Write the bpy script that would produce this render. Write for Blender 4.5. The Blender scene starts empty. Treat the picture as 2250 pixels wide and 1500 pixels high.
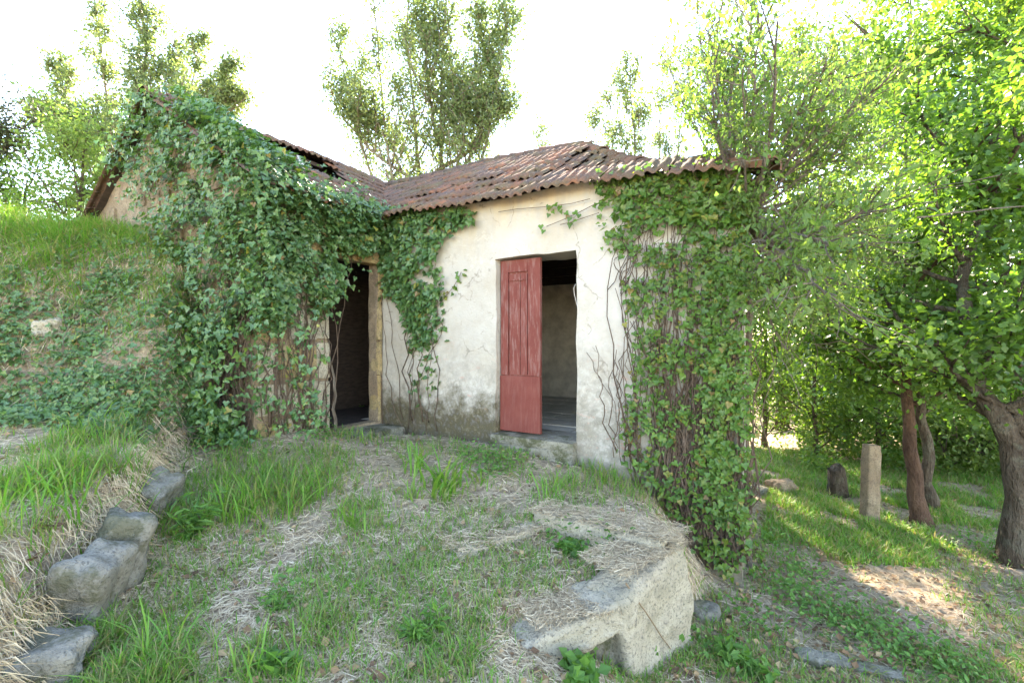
import bpy, math, random
import numpy as np
from mathutils import Matrix, Vector

# ------------------------------------------------------------------ camera, sky, sun, exposure
S = bpy.context.scene
C = S.collection
F = 1019.0                    # focal length in pixels of the 2250 px wide photograph
CZ = 1.6                      # camera height in the scene; ground at the feet is about 0
cam = bpy.data.cameras.new('camera'); cam.sensor_width = 36.0; cam.lens = 36.0 * F / 2250.0
cam.clip_start = 0.05; cam.clip_end = 2000
co = bpy.data.objects.new('camera', cam); C.objects.link(co)
co.location = (0, 0, CZ); co.rotation_euler = (math.radians(90), 0, 0); S.camera = co

SUN_EL, SUN_AZ = math.radians(38), math.radians(2.5)     # azimuth to the right of straight ahead
W = bpy.data.worlds.new('World'); S.world = W; W.use_nodes = True
wn = W.node_tree; wn.nodes.clear()
sky = wn.nodes.new('ShaderNodeTexSky'); sky.sky_type = 'NISHITA'; sky.sun_disc = False
sky.sun_elevation = SUN_EL; sky.sun_rotation = SUN_AZ
sky.air_density = 1.0; sky.dust_density = 0.0; sky.ozone_density = 1.0; sky.altitude = 100
bg = wn.nodes.new('ShaderNodeBackground'); bg.inputs[1].default_value = 0.10
wo = wn.nodes.new('ShaderNodeOutputWorld')
wn.links.new(sky.outputs[0], bg.inputs[0]); wn.links.new(bg.outputs[0], wo.inputs[0])
sl = bpy.data.lights.new('sun', 'SUN'); sl.energy = 3.0; sl.angle = math.radians(0.5); sl.color = (1, .95, .86)
so = bpy.data.objects.new('sun', sl); C.objects.link(so)
sd = Vector((math.sin(SUN_AZ) * math.cos(SUN_EL), math.cos(SUN_AZ) * math.cos(SUN_EL), math.sin(SUN_EL)))
so.rotation_euler = sd.to_track_quat('Z', 'Y').to_euler(); so.location = (0, 0, 30)
vs = S.view_settings; vs.view_transform = 'Standard'; vs.look = 'None'; vs.gamma = 1.0
vs.use_curve_mapping = False; vs.exposure = 3.95
vs.use_white_balance = True; vs.white_balance_temperature = 8000; vs.white_balance_tint = 15
S.cycles.max_bounces = 8; S.cycles.diffuse_bounces = 5; S.cycles.transmission_bounces = 6
S.cycles.sample_clamp_indirect = 8
try: S.cycles.use_denoising = True
except Exception: pass

rng = np.random.default_rng(7)
random.seed(7)

# ------------------------------------------------------------------ small maths
def ss(a, b, x):
    t = np.clip((np.asarray(x, float) - a) / (b - a), 0, 1); return t * t * (3 - 2 * t)
def nrm(v):
    v = np.asarray(v, float); return v / np.maximum(np.linalg.norm(v, axis=-1, keepdims=True), 1e-9)
def _h(ix, iy, iz, s):
    n = (ix * 374761393 + iy * 668265263 + iz * 1440662683 + s * 974634777) & 0xFFFFFFFF
    n = ((n ^ (n >> 13)) * 1274126177) & 0xFFFFFFFF
    return ((n ^ (n >> 16)) & 0xFFFF) / 65535.0
def noise(x, y, z=0.0, s=0):
    x, y, z = np.broadcast_arrays(np.asarray(x, float), np.asarray(y, float), np.asarray(z, float))
    ix, iy, iz = np.floor(x).astype(np.int64), np.floor(y).astype(np.int64), np.floor(z).astype(np.int64)
    fx, fy, fz = x - ix, y - iy, z - iz
    fx, fy, fz = [f * f * (3 - 2 * f) for f in (fx, fy, fz)]
    r = 0
    for a in (0, 1):
        for b in (0, 1):
            for c in (0, 1):
                r = r + _h(ix + a, iy + b, iz + c, s) * (fx if a else 1 - fx) * (fy if b else 1 - fy) * (fz if c else 1 - fz)
    return r * 2 - 1
def fbm(x, y, z=0.0, s=0, o=4):
    r, a = 0, .5
    for k in range(o):
        r = r + a * noise(np.asarray(x) * 2 ** k, np.asarray(y) * 2 ** k, np.asarray(z) * 2 ** k, s + k); a *= .5
    return r
def P(px, py, Y):             # a point of the photograph at depth Y (camera-relative z)
    return np.array([(px - 1125) / F * Y, Y, (750 - py) / F * Y])

# house frame: u to the right along the front, v backwards, origin at the inner corner of the L
O2 = np.array([-1.767, 6.317]); UD = np.array([.8617, -.5075]); VD = np.array([.5075, .8617])
def uv2xy(u, v):
    return O2[0] + UD[0] * u + VD[0] * v, O2[1] + UD[1] * u + VD[1] * v
def xy2uv(x, y):
    a, b = x - O2[0], y - O2[1]; return a * UD[0] + b * UD[1], a * VD[0] + b * VD[1]
UR, VG, DEP = 4.40, -1.75, 4.2            # right end, gable, depth of each wing

# ------------------------------------------------------------------ mesh and object helpers
WM = {}
def newmesh(name, V, T, smooth=False, rnd=None):
    V = np.ascontiguousarray(V, np.float32); T = np.ascontiguousarray(T, np.int32)
    me = bpy.data.meshes.new(name); k = T.shape[1]
    me.vertices.add(len(V)); me.vertices.foreach_set('co', V.ravel())
    me.loops.add(T.size); me.loops.foreach_set('vertex_index', T.ravel())
    me.polygons.add(len(T)); me.polygons.foreach_set('loop_start', np.arange(0, T.size, k, dtype=np.int32))
    me.polygons.foreach_set('use_smooth', np.full(len(T), smooth))
    if rnd is not None:
        a = me.attributes.new('rnd', 'FLOAT', 'POINT'); a.data.foreach_set('value', np.ascontiguousarray(rnd, np.float32))
    me.update(calc_edges=True)
    return me
def link(name, data, mat=None, parent=None, mw=None, kind=None):
    o = bpy.data.objects.new(name, data); C.objects.link(o)
    if mat is not None and data is not None and not data.materials: data.materials.append(mat)
    mw = mw if mw is not None else Matrix.Identity(4)
    WM[o.name] = mw.copy()
    if parent is not None:
        o.parent = parent; o.matrix_parent_inverse = WM[parent.name].inverted()
    o.matrix_basis = mw
    if kind: o['kind'] = kind
    return o
def obj(name, V, T, mat, parent=None, smooth=False, rnd=None, kind=None, z0=None):
    V = np.asarray(V, float).copy(); V[:, 2] += CZ                 # camera-relative to scene height
    if parent is None:
        base = V.mean(0); base[2] = V[:, 2].min()
        return link(name, newmesh(name, V - base, T, smooth, rnd), mat, None, Matrix.Translation(Vector(base)), kind)
    return link(name, newmesh(name, V, T, smooth, rnd), mat, parent, None, kind)
def thing(name, loc, label, cat, group=None):
    o = link(name, None, mw=Matrix.Translation((loc[0], loc[1], loc[2] + CZ)))
    o.empty_display_size = .2
    return tag(o, label, cat, group)
def tag(o, label=None, cat=None, group=None, kind=None):
    if label: o['label'] = label
    if cat: o['category'] = cat
    if group: o['group'] = group
    if kind: o['kind'] = kind
    return o
class Acc:                                                       # collects pieces of one mesh
    def __init__(s): s.V, s.T, s.R, s.n = [], [], [], 0
    def add(s, V, T, r=None):
        s.V.append(np.asarray(V, float)); s.T.append(np.asarray(T, int) + s.n); s.n += len(V)
        s.R.append(np.full(len(V), random.random() if r is None else r) if np.ndim(r) == 0 else r)
    def get(s): return np.concatenate(s.V), np.concatenate(s.T), np.concatenate(s.R)
    def build(s, name, mat, parent=None, smooth=False, kind=None):
        V, T, R = s.get(); return obj(name, V, T, mat, parent, smooth, R, kind)
def tri(Q): Q = np.asarray(Q); return np.concatenate([Q[:, [0, 1, 2]], Q[:, [0, 2, 3]]])
def tube(path, rad, n=5):
    p = np.asarray(path, float); m = len(p); rad = np.broadcast_to(rad, m)
    t = nrm(np.gradient(p, axis=0)); ref = np.where(np.abs(t[:, 2:3]) > .9, [[1., 0, 0]], [[0, 0, 1.]])
    a = nrm(np.cross(t, ref)); b = np.cross(t, a)
    an = np.arange(n) * 2 * math.pi / n
    V = (p[:, None] + rad[:, None, None] * (np.cos(an)[None, :, None] * a[:, None] + np.sin(an)[None, :, None] * b[:, None])).reshape(-1, 3)
    i = np.arange(m - 1)[:, None] * n; j = np.arange(n)[None, :]; k = (j + 1) % n
    Q = np.stack([i + j, i + k, i + n + k, i + n + j], -1).reshape(-1, 4)
    T = tri(Q)
    e = (m - 1) * n
    T = np.concatenate([T, [[e, e + q, e + q + 1] for q in range(1, n - 1)], [[0, q + 1, q] for q in range(1, n - 1)]])
    return V, T
def rockmesh(size, n=6, rnd_=.35, amp=.03, freq=3.0, seed=0):
    """box grid with rounded edges and noise, centred, size = full extents"""
    g = np.linspace(-1, 1, n + 1); A, B = np.meshgrid(g, g, indexing='ij'); one = np.ones_like(A)
    Vs, Qs, c = [], [], 0
    idx = np.arange((n + 1) ** 2).reshape(n + 1, n + 1)
    q = np.stack([idx[:-1, :-1], idx[1:, :-1], idx[1:, 1:], idx[:-1, 1:]], -1).reshape(-1, 4)
    for ax in range(3):
        for sg in (-1, 1):
            comp = [None] * 3; comp[ax] = one * sg; comp[(ax + 1) % 3] = A; comp[(ax + 2) % 3] = B
            Vs.append(np.stack(comp, -1).reshape(-1, 3)); Qs.append((q if sg > 0 else q[:, ::-1]) + c); c += (n + 1) ** 2
    V = np.concatenate(Vs); Q = np.concatenate(Qs)
    h = np.asarray(size, float) / 2; r = rnd_ * h.min()
    inner = np.clip(V * h, -(h - r), h - r); d = V * h - inner
    L = np.linalg.norm(d, axis=1, keepdims=True); V2 = inner + d / np.maximum(L, 1e-9) * np.minimum(L, r)
    nn = nrm(V2 / h)
    V2 = V2 + nn * (amp * fbm(V2[:, 0] * freq + seed * 7.3, V2[:, 1] * freq, V2[:, 2] * freq, seed, 3))[:, None] * 2
    return V2, tri(Q)
def frame(c, xd, yd=None, zd=(0, 0, 1)):
    x = nrm(xd); z = np.asarray(zd, float); y = nrm(np.cross(z, x)); z = np.cross(x, y)
    return np.stack([x, y, z], 1), np.asarray(c, float)
def place(V, fr): return V @ fr[0].T + fr[1]

# ------------------------------------------------------------------ materials
class M:
    def __init__(s, name):
        s.m = bpy.data.materials.new(name); s.m.use_nodes = True; s.t = s.m.node_tree; s.t.nodes.clear()
        s.out = s.n('ShaderNodeOutputMaterial')
    def n(s, typ, **k):
        o = s.t.nodes.new(typ)
        for a, b in k.items(): setattr(o, a, b)
        return o
    def l(s, a, b): s.t.links.new(a, b)
    def val(s, x, sock):
        if hasattr(x, 'is_output'): s.l(x, sock)
        else: sock.default_value = x
    def coord(s):
        return s.n('ShaderNodeNewGeometry').outputs['Position']
    def noise(s, scale, detail=4, rough=.55, vec=None, dist=0.0):
        o = s.n('ShaderNodeTexNoise'); o.inputs['Scale'].default_value = scale; o.inputs['Detail'].default_value = detail
        o.inputs['Roughness'].default_value = rough; o.inputs['Distortion'].default_value = dist
        s.l(vec if vec is not None else s.coord(), o.inputs['Vector']); return o.outputs['Fac']
    def ramp(s, fac, stops):
        o = s.n('ShaderNodeValToRGB'); s.l(fac, o.inputs[0]); e = o.color_ramp.elements
        while len(e) < len(stops): e.new(.5)
        for x, (p, c) in zip(e, stops): x.position = p; x.color = (c[0], c[1], c[2], 1) if not np.isscalar(c) else (c, c, c, 1)
        return o.outputs[0]
    def mix(s, fac, a, b, mode='MIX'):
        o = s.n('ShaderNodeMix', data_type='RGBA', blend_type=mode)
        s.val(fac, o.inputs[0])
        for v, k in ((a, 6), (b, 7)):
            if hasattr(v, 'is_output'): s.l(v, o.inputs[k])
            else: o.inputs[k].default_value = (*v, 1)
        return o.outputs[2]
    def math(s, op, a, b=0.0, c=0.0):
        o = s.n('ShaderNodeMath', operation=op); s.val(a, o.inputs[0]); s.val(b, o.inputs[1]); s.val(c, o.inputs[2]); return o.outputs[0]
    def sep(s, v, i):
        o = s.n('ShaderNodeSeparateXYZ'); s.l(v, o.inputs[0]); return o.outputs[i]
    def scale(s, v, sc):
        o = s.n('ShaderNodeMapping'); s.l(v, o.inputs[0]); o.inputs['Scale'].default_value = sc; return o.outputs[0]
    def attr(s, name='rnd'):
        return s.n('ShaderNodeAttribute', attribute_name=name).outputs['Fac']
    def orand(s): return s.n('ShaderNodeObjectInfo').outputs['Random']
    def bump(s, h, strength=.5, dist=.02):
        o = s.n('ShaderNodeBump'); o.inputs['Strength'].default_value = strength; o.inputs['Distance'].default_value = dist
        s.l(h, o.inputs['Height']); return o.outputs[0]
    def bsdf(s, col, rough=.8, spec=.3, bump=None):
        o = s.n('ShaderNodeBsdfPrincipled')
        if hasattr(col, 'is_output'): s.l(col, o.inputs['Base Color'])
        else: o.inputs['Base Color'].default_value = (*col, 1)
        s.val(rough, o.inputs['Roughness']); o.inputs['Specular IOR Level'].default_value = spec
        if bump is not None: s.l(bump, o.inputs['Normal'])
        return o.outputs[0]
    def done(s, sh): s.l(sh, s.out.inputs[0]); return s.m

def leafmat(name, cols, trans=(1.5, 1.5, .6), tfac=.45, per_obj=False, rough=.45, spec=.35, odd=False):
    m = M(name); r = m.orand() if per_obj else m.attr()
    col = m.ramp(r, [(i / max(1, len(cols) - 1), c) for i, c in enumerate(cols)] if not odd else [(i * .96 / (len(cols) - 1), c) for i, c in enumerate(cols)] + [(.972, (.24, .22, .04)), (.992, (.20, .12, .05))])
    col = m.mix(m.math('MULTIPLY', m.noise(9, 2), .5), col, m.mix(.5, col, (.12, .15, .05)))
    tc = m.mix(1.0, col, trans, 'MULTIPLY')
    a = m.bsdf(col, rough, spec)
    t = m.n('ShaderNodeBsdfTranslucent'); m.l(tc, t.inputs[0])
    x = m.n('ShaderNodeMixShader'); x.inputs[0].default_value = tfac
    m.l(a, x.inputs[1]); m.l(t.outputs[0], x.inputs[2])
    return m.done(x.outputs[0])
def barkmat(name, a, b, sc=9, lich=0.0):
    m = M(name); v = m.scale(m.coord(), (1, 1, .35)); n1 = m.noise(sc, 5, .65, v); n2 = m.noise(sc * 4, 4, .6, v)
    col = m.ramp(n1, [(.3, a), (.7, b)])
    if lich: col = m.mix(m.math('MULTIPLY', m.ramp(m.noise(7, 3), [(.52, 0), (.6, 1)]), lich), col, (.3, .33, .24))
    return m.done(m.bsdf(col, .9, .2, m.bump(m.math('ADD', n1, n2), 1.0, .07)))
MAT = {}
def plaster():
    m = M('whitewashed_plaster'); p = m.coord(); z = m.sep(p, 2)
    n1 = m.noise(1.6, 5, .6); n2 = m.noise(14, 5, .6); n3 = m.noise(45, 4, .65); n4 = m.noise(5, 6, .7)
    col = m.ramp(n1, [(.3, (.34, .305, .25)), (.5, (.40, .375, .33)), (.75, (.43, .41, .375))])
    # yellowed runs below the eave
    run = m.noise(3.2, 4, .6, m.scale(p, (3.0, 3.0, .25)))
    hi = m.math('MULTIPLY', m.ramp(z, [(0, 0), (1, 1)]), 1.0)
    zu = m.n('ShaderNodeMapRange'); m.l(z, zu.inputs[0]); zu.inputs[1].default_value = CZ + .8; zu.inputs[2].default_value = CZ + 1.7
    col = m.mix(m.math('MULTIPLY', m.math('MULTIPLY', zu.outputs[0], m.ramp(run, [(.35, 0), (.7, 1)])), .55), col, (.55, .43, .26))
    # pits and hairline cracks showing darker grit
    col = m.mix(m.math('MULTIPLY', m.ramp(n3, [(.60, 0), (.68, 1)]), m.ramp(n4, [(.45, 0), (.62, .8)])), col, (.34, .31, .26))
    v5 = m.n('ShaderNodeTexVoronoi', feature='DISTANCE_TO_EDGE'); v5.inputs['Scale'].default_value = 1.7
    wv = m.n('ShaderNodeMix', data_type='VECTOR'); wv.inputs[0].default_value = .25; m.l(p, wv.inputs[4]); nz_ = m.n('ShaderNodeTexNoise'); nz_.inputs['Scale'].default_value = 4; nz_.inputs['Detail'].default_value = 6; m.l(p, nz_.inputs['Vector']); m.l(nz_.outputs['Color'], wv.inputs[5]); m.l(wv.outputs[1], v5.inputs['Vector'])
    crack = m.math('MULTIPLY', m.ramp(v5.outputs['Distance'], [(0, 1), (.012, 0)]), m.ramp(n4, [(.48, 0), (.58, .75)]))
    col = m.mix(crack, col, (.16, .14, .11))
    fl_ = m.ramp(m.noise(2.6, 7, .72, None, .6), [(.57, 0), (.595, 1)])
    col = m.mix(m.math('MULTIPLY', fl_, .65), col, m.ramp(n2, [(.35, (.34, .31, .26)), (.65, (.50, .46, .39))]))
    # lower wall: worn grey, then black and mossy foot
    zl = m.n('ShaderNodeMapRange'); m.l(m.math('ADD', z, m.math('MULTIPLY', m.math('SUBTRACT', n4, .5), 1.1)), zl.inputs[0])
    zl.inputs[1].default_value = CZ + .2; zl.inputs[2].default_value = CZ - .80
    wear = m.math('MULTIPLY', zl.outputs[0], m.ramp(m.math('ADD', m.math('MULTIPLY', n2, .6), m.math('MULTIPLY', n3, .4)), [(.42, 0), (.56, 1)]))
    col = m.mix(m.math('MULTIPLY', wear, .8), col, m.ramp(n3, [(.35, (.12, .11, .09)), (.65, (.30, .28, .24))]))
    pk = m.math('MULTIPLY', zl.outputs[0], m.ramp(m.noise(6, 5, .7, m.scale(p, (1, 1, 2.5))), [(.6, 0), (.66, 1)]))
    col = m.mix(m.math('MULTIPLY', pk, .5), col, (.48, .24, .19))
    zf = m.n('ShaderNodeMapRange'); m.l(m.math('ADD', z, m.math('MULTIPLY', m.math('SUBTRACT', n4, .5), 1.0)), zf.inputs[0])
    zf.inputs[1].default_value = CZ - .58; zf.inputs[2].default_value = CZ - .88
    xs = m.n('ShaderNodeMapRange'); m.l(m.sep(p, 0), xs.inputs[0]); xs.inputs[1].default_value = .9; xs.inputs[2].default_value = .1
    foot = m.math('MULTIPLY', zf.outputs[0], m.math('MULTIPLY', m.ramp(n2, [(.28, .72), (.5, 1)]), m.math('MULTIPLY_ADD', xs.outputs[0], .75, .25)))
    col = m.mix(m.math('MULTIPLY', foot, .93), col, m.ramp(n2, [(.35, (.04, .035, .025)), (.55, (.075, .062, .03)), (.72, (.17, .15, .11))]))
    zr = m.n('ShaderNodeMapRange'); m.l(m.math('ADD', z, m.math('MULTIPLY', m.math('SUBTRACT', n4, .5), .8)), zr.inputs[0]); zr.inputs[1].default_value = CZ - 1.35; zr.inputs[2].default_value = CZ - 1.75
    col = m.mix(m.math('MULTIPLY', zr.outputs[0], .9), col, m.ramp(n2, [(.35, (.09, .075, .05)), (.65, (.24, .21, .15))]))
    return m.done(m.bsdf(col, .92, .15, m.bump(m.math('ADD', m.math('MULTIPLY', n2, .7), m.math('MULTIPLY', n3, .5)), .55, .02)))
def stonemat(name, a, b, c, moss=.0, per_obj=True):
    m = M(name); n1 = m.noise(3, 5, .6); n2 = m.noise(60, 4, .7); n3 = m.noise(11, 5, .65)
    col = m.ramp(n1, [(.3, a), (.7, b)])
    col = m.mix(m.ramp(n3, [(.5, 0), (.68, .7)]), col, c)
    col = m.mix(m.math('MULTIPLY', m.ramp(n2, [(.52, 0), (.64, 1)]), .75), col, (.10, .095, .08))
    if moss: col = m.mix(m.math('MULTIPLY', m.ramp(m.noise(5, 5, .7), [(.5, 0), (.6, 1)]), moss), col, (.07, .075, .03))
    return m.done(m.bsdf(col, .9, .2, m.bump(m.math('ADD', n3, m.math('MULTIPLY', n2, .8)), 1.0, .03)))
def simple(name, stops, sc=20, rough=.8, bump=.3, dist=.01, vec=(1, 1, 1), spec=.3):
    m = M(name); n1 = m.noise(sc, 5, .65, m.scale(m.coord(), vec))
    return m.done(m.bsdf(m.ramp(n1, stops), rough, spec, m.bump(n1, bump, dist)))
def rndmat(name, stops, rough=.85, trans=0.0, spec=.2):
    m = M(name); col = m.ramp(m.attr(), stops); a = m.bsdf(col, rough, spec)
    if not trans: return m.done(a)
    t = m.n('ShaderNodeBsdfTranslucent'); m.l(col, t.inputs[0]); x = m.n('ShaderNodeMixShader'); x.inputs[0].default_value = trans
    m.l(a, x.inputs[1]); m.l(t.outputs[0], x.inputs[2]); return m.done(x.outputs[0])
def tilemat():
    m = M('weathered_clay_tile'); r = m.orand(); n1 = m.noise(8, 5, .65); n2 = m.noise(40, 4, .7); n3 = m.noise(2.2, 4, .6)
    col = m.ramp(r, [(0, (.115, .07, .05)), (.35, (.145, .085, .06)), (.6, (.13, .09, .075)), (.8, (.19, .095, .06)), (.9, (.24, .105, .065)), (1, (.10, .075, .06))])
    col = m.mix(m.ramp(n1, [(.42, 0), (.62, .8)]), col, (.085, .065, .06))
    col = m.mix(m.math('MULTIPLY', m.ramp(n2, [(.58, 0), (.68, 1)]), m.ramp(n1, [(.35, .0), (.6, .8)])), col, (.40, .36, .30))
    col = m.mix(m.math('MULTIPLY', m.ramp(m.math('ADD', n3, m.math('MULTIPLY', n1, .35)), [(.66, 0), (.84, 1)]), .5), col, (.13, .115, .055))
    return m.done(m.bsdf(col, 1.0, .06, m.bump(m.math('ADD', n1, n2), .7, .015)))
def redpaint(name, worn):
    m = M(name); p = m.coord(); n1 = m.noise(7, 5, .65, m.scale(p, (6, 6, .7))); n2 = m.noise(3, 4, .6); n3 = m.noise(30, 4, .6, m.scale(p, (3, 3, .6)))
    col = m.ramp(n2, [(.3, (.135, .035, .028)), (.7, (.175, .055, .045))])
    col = m.mix(m.math('MULTIPLY', m.ramp(n1, [(.50, 0), (.62, 1)]), worn), col, (.23, .13, .115))
    col = m.mix(m.math('MULTIPLY', m.ramp(n3, [(.62, 0), (.7, 1)]), worn * .6), col, (.20, .15, .13))
    return m.done(m.bsdf(col, .85, .12, m.bump(n3, .35, .005)))
def groundmat():
    m = M('dry_earth'); n1 = m.noise(1.3, 5, .6); n2 = m.noise(12, 5, .7); n3 = m.noise(60, 4, .7)
    col = m.ramp(n2, [(.3, (.15, .11, .075)), (.5, (.31, .24, .17)), (.7, (.45, .37, .27))])
    col = m.mix(m.ramp(n1, [(.5, 0), (.7, .4)]), col, (.14, .16, .06))
    col = m.mix(m.math('MULTIPLY', m.ramp(n3, [(.55, 0), (.7, 1)]), .5), col, (.36, .31, .24))
    return m.done(m.bsdf(col, .95, .1, m.bump(m.math('ADD', n2, m.math('MULTIPLY', n3, .5)), .9, .03)))
MAT['plaster'] = plaster(); MAT['ground'] = groundmat(); MAT['tile'] = tilemat()
MAT['granite'] = stonemat('old_granite', (.36, .32, .24), (.48, .43, .33), (.26, .23, .18), .2)
MAT['ochre_granite'] = stonemat('ochre_granite', (.36, .25, .11), (.44, .35, .2), (.2, .16, .1), .35)
MAT['grey_stone'] = stonemat('grey_lichen_stone', (.20, .19, .155), (.32, .30, .25), (.12, .115, .085), .6)
MAT['rubble'] = stonemat('brown_rubble_wall', (.24, .17, .11), (.36, .28, .19), (.16, .11, .08), .2)
MAT['moss_stone'] = stonemat('mossy_stone', (.2, .19, .15), (.3, .28, .22), (.09, .09, .04), .8)
MAT['inner'] = simple('inner_plaster', [(.3, (.42, .37, .3)), (.6, (.66, .60, .5)), (.8, (.7, .66, .58))], 5, .95)
MAT['slab'] = simple('floor_slab', [(.3, (.36, .33, .28)), (.7, (.54, .51, .45))], 6, .8)
MAT['timber_and_room_shade'] = simple('sooty_timber_and_room_shade', [(.3, (.03, .022, .018)), (.7, (.07, .05, .04))], 8, .9, vec=(1, 1, 4))  # real timber; also paints the left wing's shade onto its inner walls and floor
MAT['pale_wood'] = simple('grey_timber', [(.3, (.28, .25, .21)), (.7, (.45, .42, .37))], 14, .85, vec=(3, 3, .6))
MAT['red'] = redpaint('worn_red_paint', .65); MAT['red2'] = redpaint('flat_red_paint', .15)
MAT['ivy'] = leafmat('ivy_leaf', [(.035, .10, .04), (.055, .14, .045), (.075, .17, .045), (.06, .15, .065), (.12, .21, .05)], (1.5, 1.6, .5), .3, rough=.38, spec=.5, odd=True)
MAT['ivy_o'] = leafmat('ivy_leaf_single', [(.035, .10, .04), (.055, .14, .045), (.075, .17, .045), (.06, .15, .065), (.12, .21, .05)], (1.5, 1.6, .5), .3, True, .38, .5, odd=True)
MAT['ivy_light'] = leafmat('light_ivy_leaf', [(.05, .13, .03), (.075, .18, .03), (.10, .21, .03), (.06, .15, .04), (.16, .20, .03)], (1.5, 1.5, .5), .4, rough=.4, spec=.45, odd=True)
MAT['ivy_light_o'] = leafmat('light_ivy_leaf_single', [(.05, .13, .03), (.075, .18, .03), (.10, .21, .03), (.06, .15, .04), (.16, .20, .03)], (1.5, 1.5, .5), .4, True, .4, .45, odd=True)
MAT['stem'] = barkmat('ivy_stem', (.10, .065, .045), (.22, .16, .12), 14)
MAT['poplar'] = leafmat('poplar_leaf', [(.08, .135, .06), (.11, .17, .07), (.15, .20, .085), (.12, .175, .08)], (1.3, 1.3, .8), .52, rough=.35, spec=.5)
MAT['oak'] = leafmat('oak_leaf', [(.035, .10, .025), (.055, .14, .03), (.08, .165, .035), (.045, .115, .035)], (2.0, 1.95, .65), .5, rough=.42, spec=.4)
MAT['oak_o'] = leafmat('oak_leaf_single', [(.035, .10, .025), (.055, .14, .03), (.08, .165, .035), (.045, .115, .035)], (2.0, 1.95, .65), .5, True, .42, .4)
MAT['lime'] = leafmat('pale_leaf', [(.07, .15, .04), (.10, .18, .045), (.14, .20, .06), (.08, .16, .04)], (1.35, 1.45, .7), .5, rough=.45)
MAT['dark_leaf'] = leafmat('dark_leaf', [(.03, .05, .025), (.05, .06, .03), (.06, .04, .035)], (1.2, 1.2, .6), .35)
MAT['bush'] = leafmat('bush_leaf', [(.045, .12, .03), (.075, .16, .035), (.11, .185, .045)], (1.8, 1.75, .65), .5)
MAT['bark'] = barkmat('oak_bark', (.045, .032, .022), (.13, .10, .072), 8, .12)
MAT['red_bark'] = barkmat('reddish_bark', (.065, .035, .025), (.17, .10, .065), 8)
MAT['pop_bark'] = barkmat('poplar_bark', (.16, .13, .09), (.3, .26, .2), 7)
MAT['twig'] = barkmat('grey_twig', (.17, .135, .10), (.30, .25, .20), 20)
MAT['grass'] = leafmat('grass_blade', [(.06, .20, .025), (.085, .26, .03), (.115, .30, .04), (.16, .31, .05), (.24, .25, .10), (.34, .28, .16)], (1.4, 1.4, .6), .4, rough=.5)
MAT['straw'] = rndmat('dry_straw', [(0, (.22, .155, .095)), (.3, (.42, .33, .21)), (.7, (.58, .475, .325)), (1, (.70, .60, .44))], .8, .15)
MAT['dead'] = rndmat('dead_leaf', [(0, (.10, .06, .04)), (.5, (.24, .14, .075)), (.8, (.34, .22, .12)), (1, (.42, .3, .16))], .8, .15)
MAT['weed'] = leafmat('weed_leaf', [(.06, .17, .035), (.085, .22, .04), (.12, .26, .05)], (1.3, 1.4, .6), .4)
MAT['cord'] = simple('pale_cord', [(.3, (.4, .38, .34)), (.7, (.55, .52, .48))], 30)

# ------------------------------------------------------------------ terrain
def tps(pts):
    p = np.array(pts, float); n = len(p)
    U = lambda r2: np.where(r2 > 1e-12, r2 * np.log(np.maximum(r2, 1e-12)), 0) * .5
    K = U(((p[:, None, :2] - p[None, :, :2]) ** 2).sum(-1)) + np.eye(n) * .02
    Q = np.c_[np.ones(n), p[:, :2]]
    A = np.block([[K, Q], [Q.T, np.zeros((3, 3))]]); w = np.linalg.solve(A, np.r_[p[:, 2], 0, 0, 0])
    def f(x, y):
        r = w[n] + w[n + 1] * x + w[n + 2] * y
        for i in range(n): r = r + w[i] * U((x - p[i, 0]) ** 2 + (y - p[i, 1]) ** 2)
        return r
    return f
f_up = tps([(-1.77, 6.2, -1.21), (-2.5, 4.7, -1.03), (.2, 4.9, -1.24), (.95, 4.5, -1.36), (1.4, 4.3, -1.48), (-1.1, 3.6, -1.40), (0, 3.5, -1.44),
            (.9, 3.2, -1.45), (0, 2.2, -1.62), (-1, 2.2, -1.58), (-1.8, 2.6, -1.52), (-2.2, 3.5, -1.38), (.3, 2.7, -1.56), (0, 0, -1.7), (-2, 0, -1.6), (-3, 5, -1.0)])
f_lo = tps([(.11, 2.3, -1.66), (.5, 2.5, -1.84), (.8, 2.6, -1.97), (1.3, 2.9, -2.09), (1.6, 3.5, -2.13), (2.05, 3.95, -2.18), (2.5, 3, -2.2), (3.7, 3.35, -2.2),
            (5, 5, -2.33), (3.3, 5.8, -2.25), (5, 8, -2.42), (2, 1, -2.1), (6, 0, -2.4), (0, 0, -1.75), (9, 9, -2.6), (.5, 1.5, -1.8)])
TA, TB, TC, TD, TE = np.array([1.22, 3.20]), np.array([.27, 3.78]), np.array([-.48, 3.25]), np.array([.10, 2.55]), np.array([.66, 2.72])
STEP = np.array([[-1.2, 1.2], [-.3, 2.25], TD, TE, TA, [1.68, 4.32], [2.6, 7.5], [2.7, 12]])
def sdist(x, y, line):
    best = np.full(np.shape(x), 1e9); sg = np.ones(np.shape(x))
    for a, b in zip(line[:-1], line[1:]):
        d = b - a; t = np.clip(((x - a[0]) * d[0] + (y - a[1]) * d[1]) / (d @ d), 0, 1)
        ex, ey = x - a[0] - t * d[0], y - a[1] - t * d[1]; r = np.hypot(ex, ey)
        c = d[0] * ey - d[1] * ex
        m = r < best; best = np.where(m, r, best); sg = np.where(m, np.where(c < 0, 1, -1), sg)
    return best * sg                                             # positive on the lower, right-hand side
def edge_x(y): return np.interp(y, [0, 2, 2.8, 4.5, 5.2], [-1.9, -2.12, -2.42, -3.2, -3.35])
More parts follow.
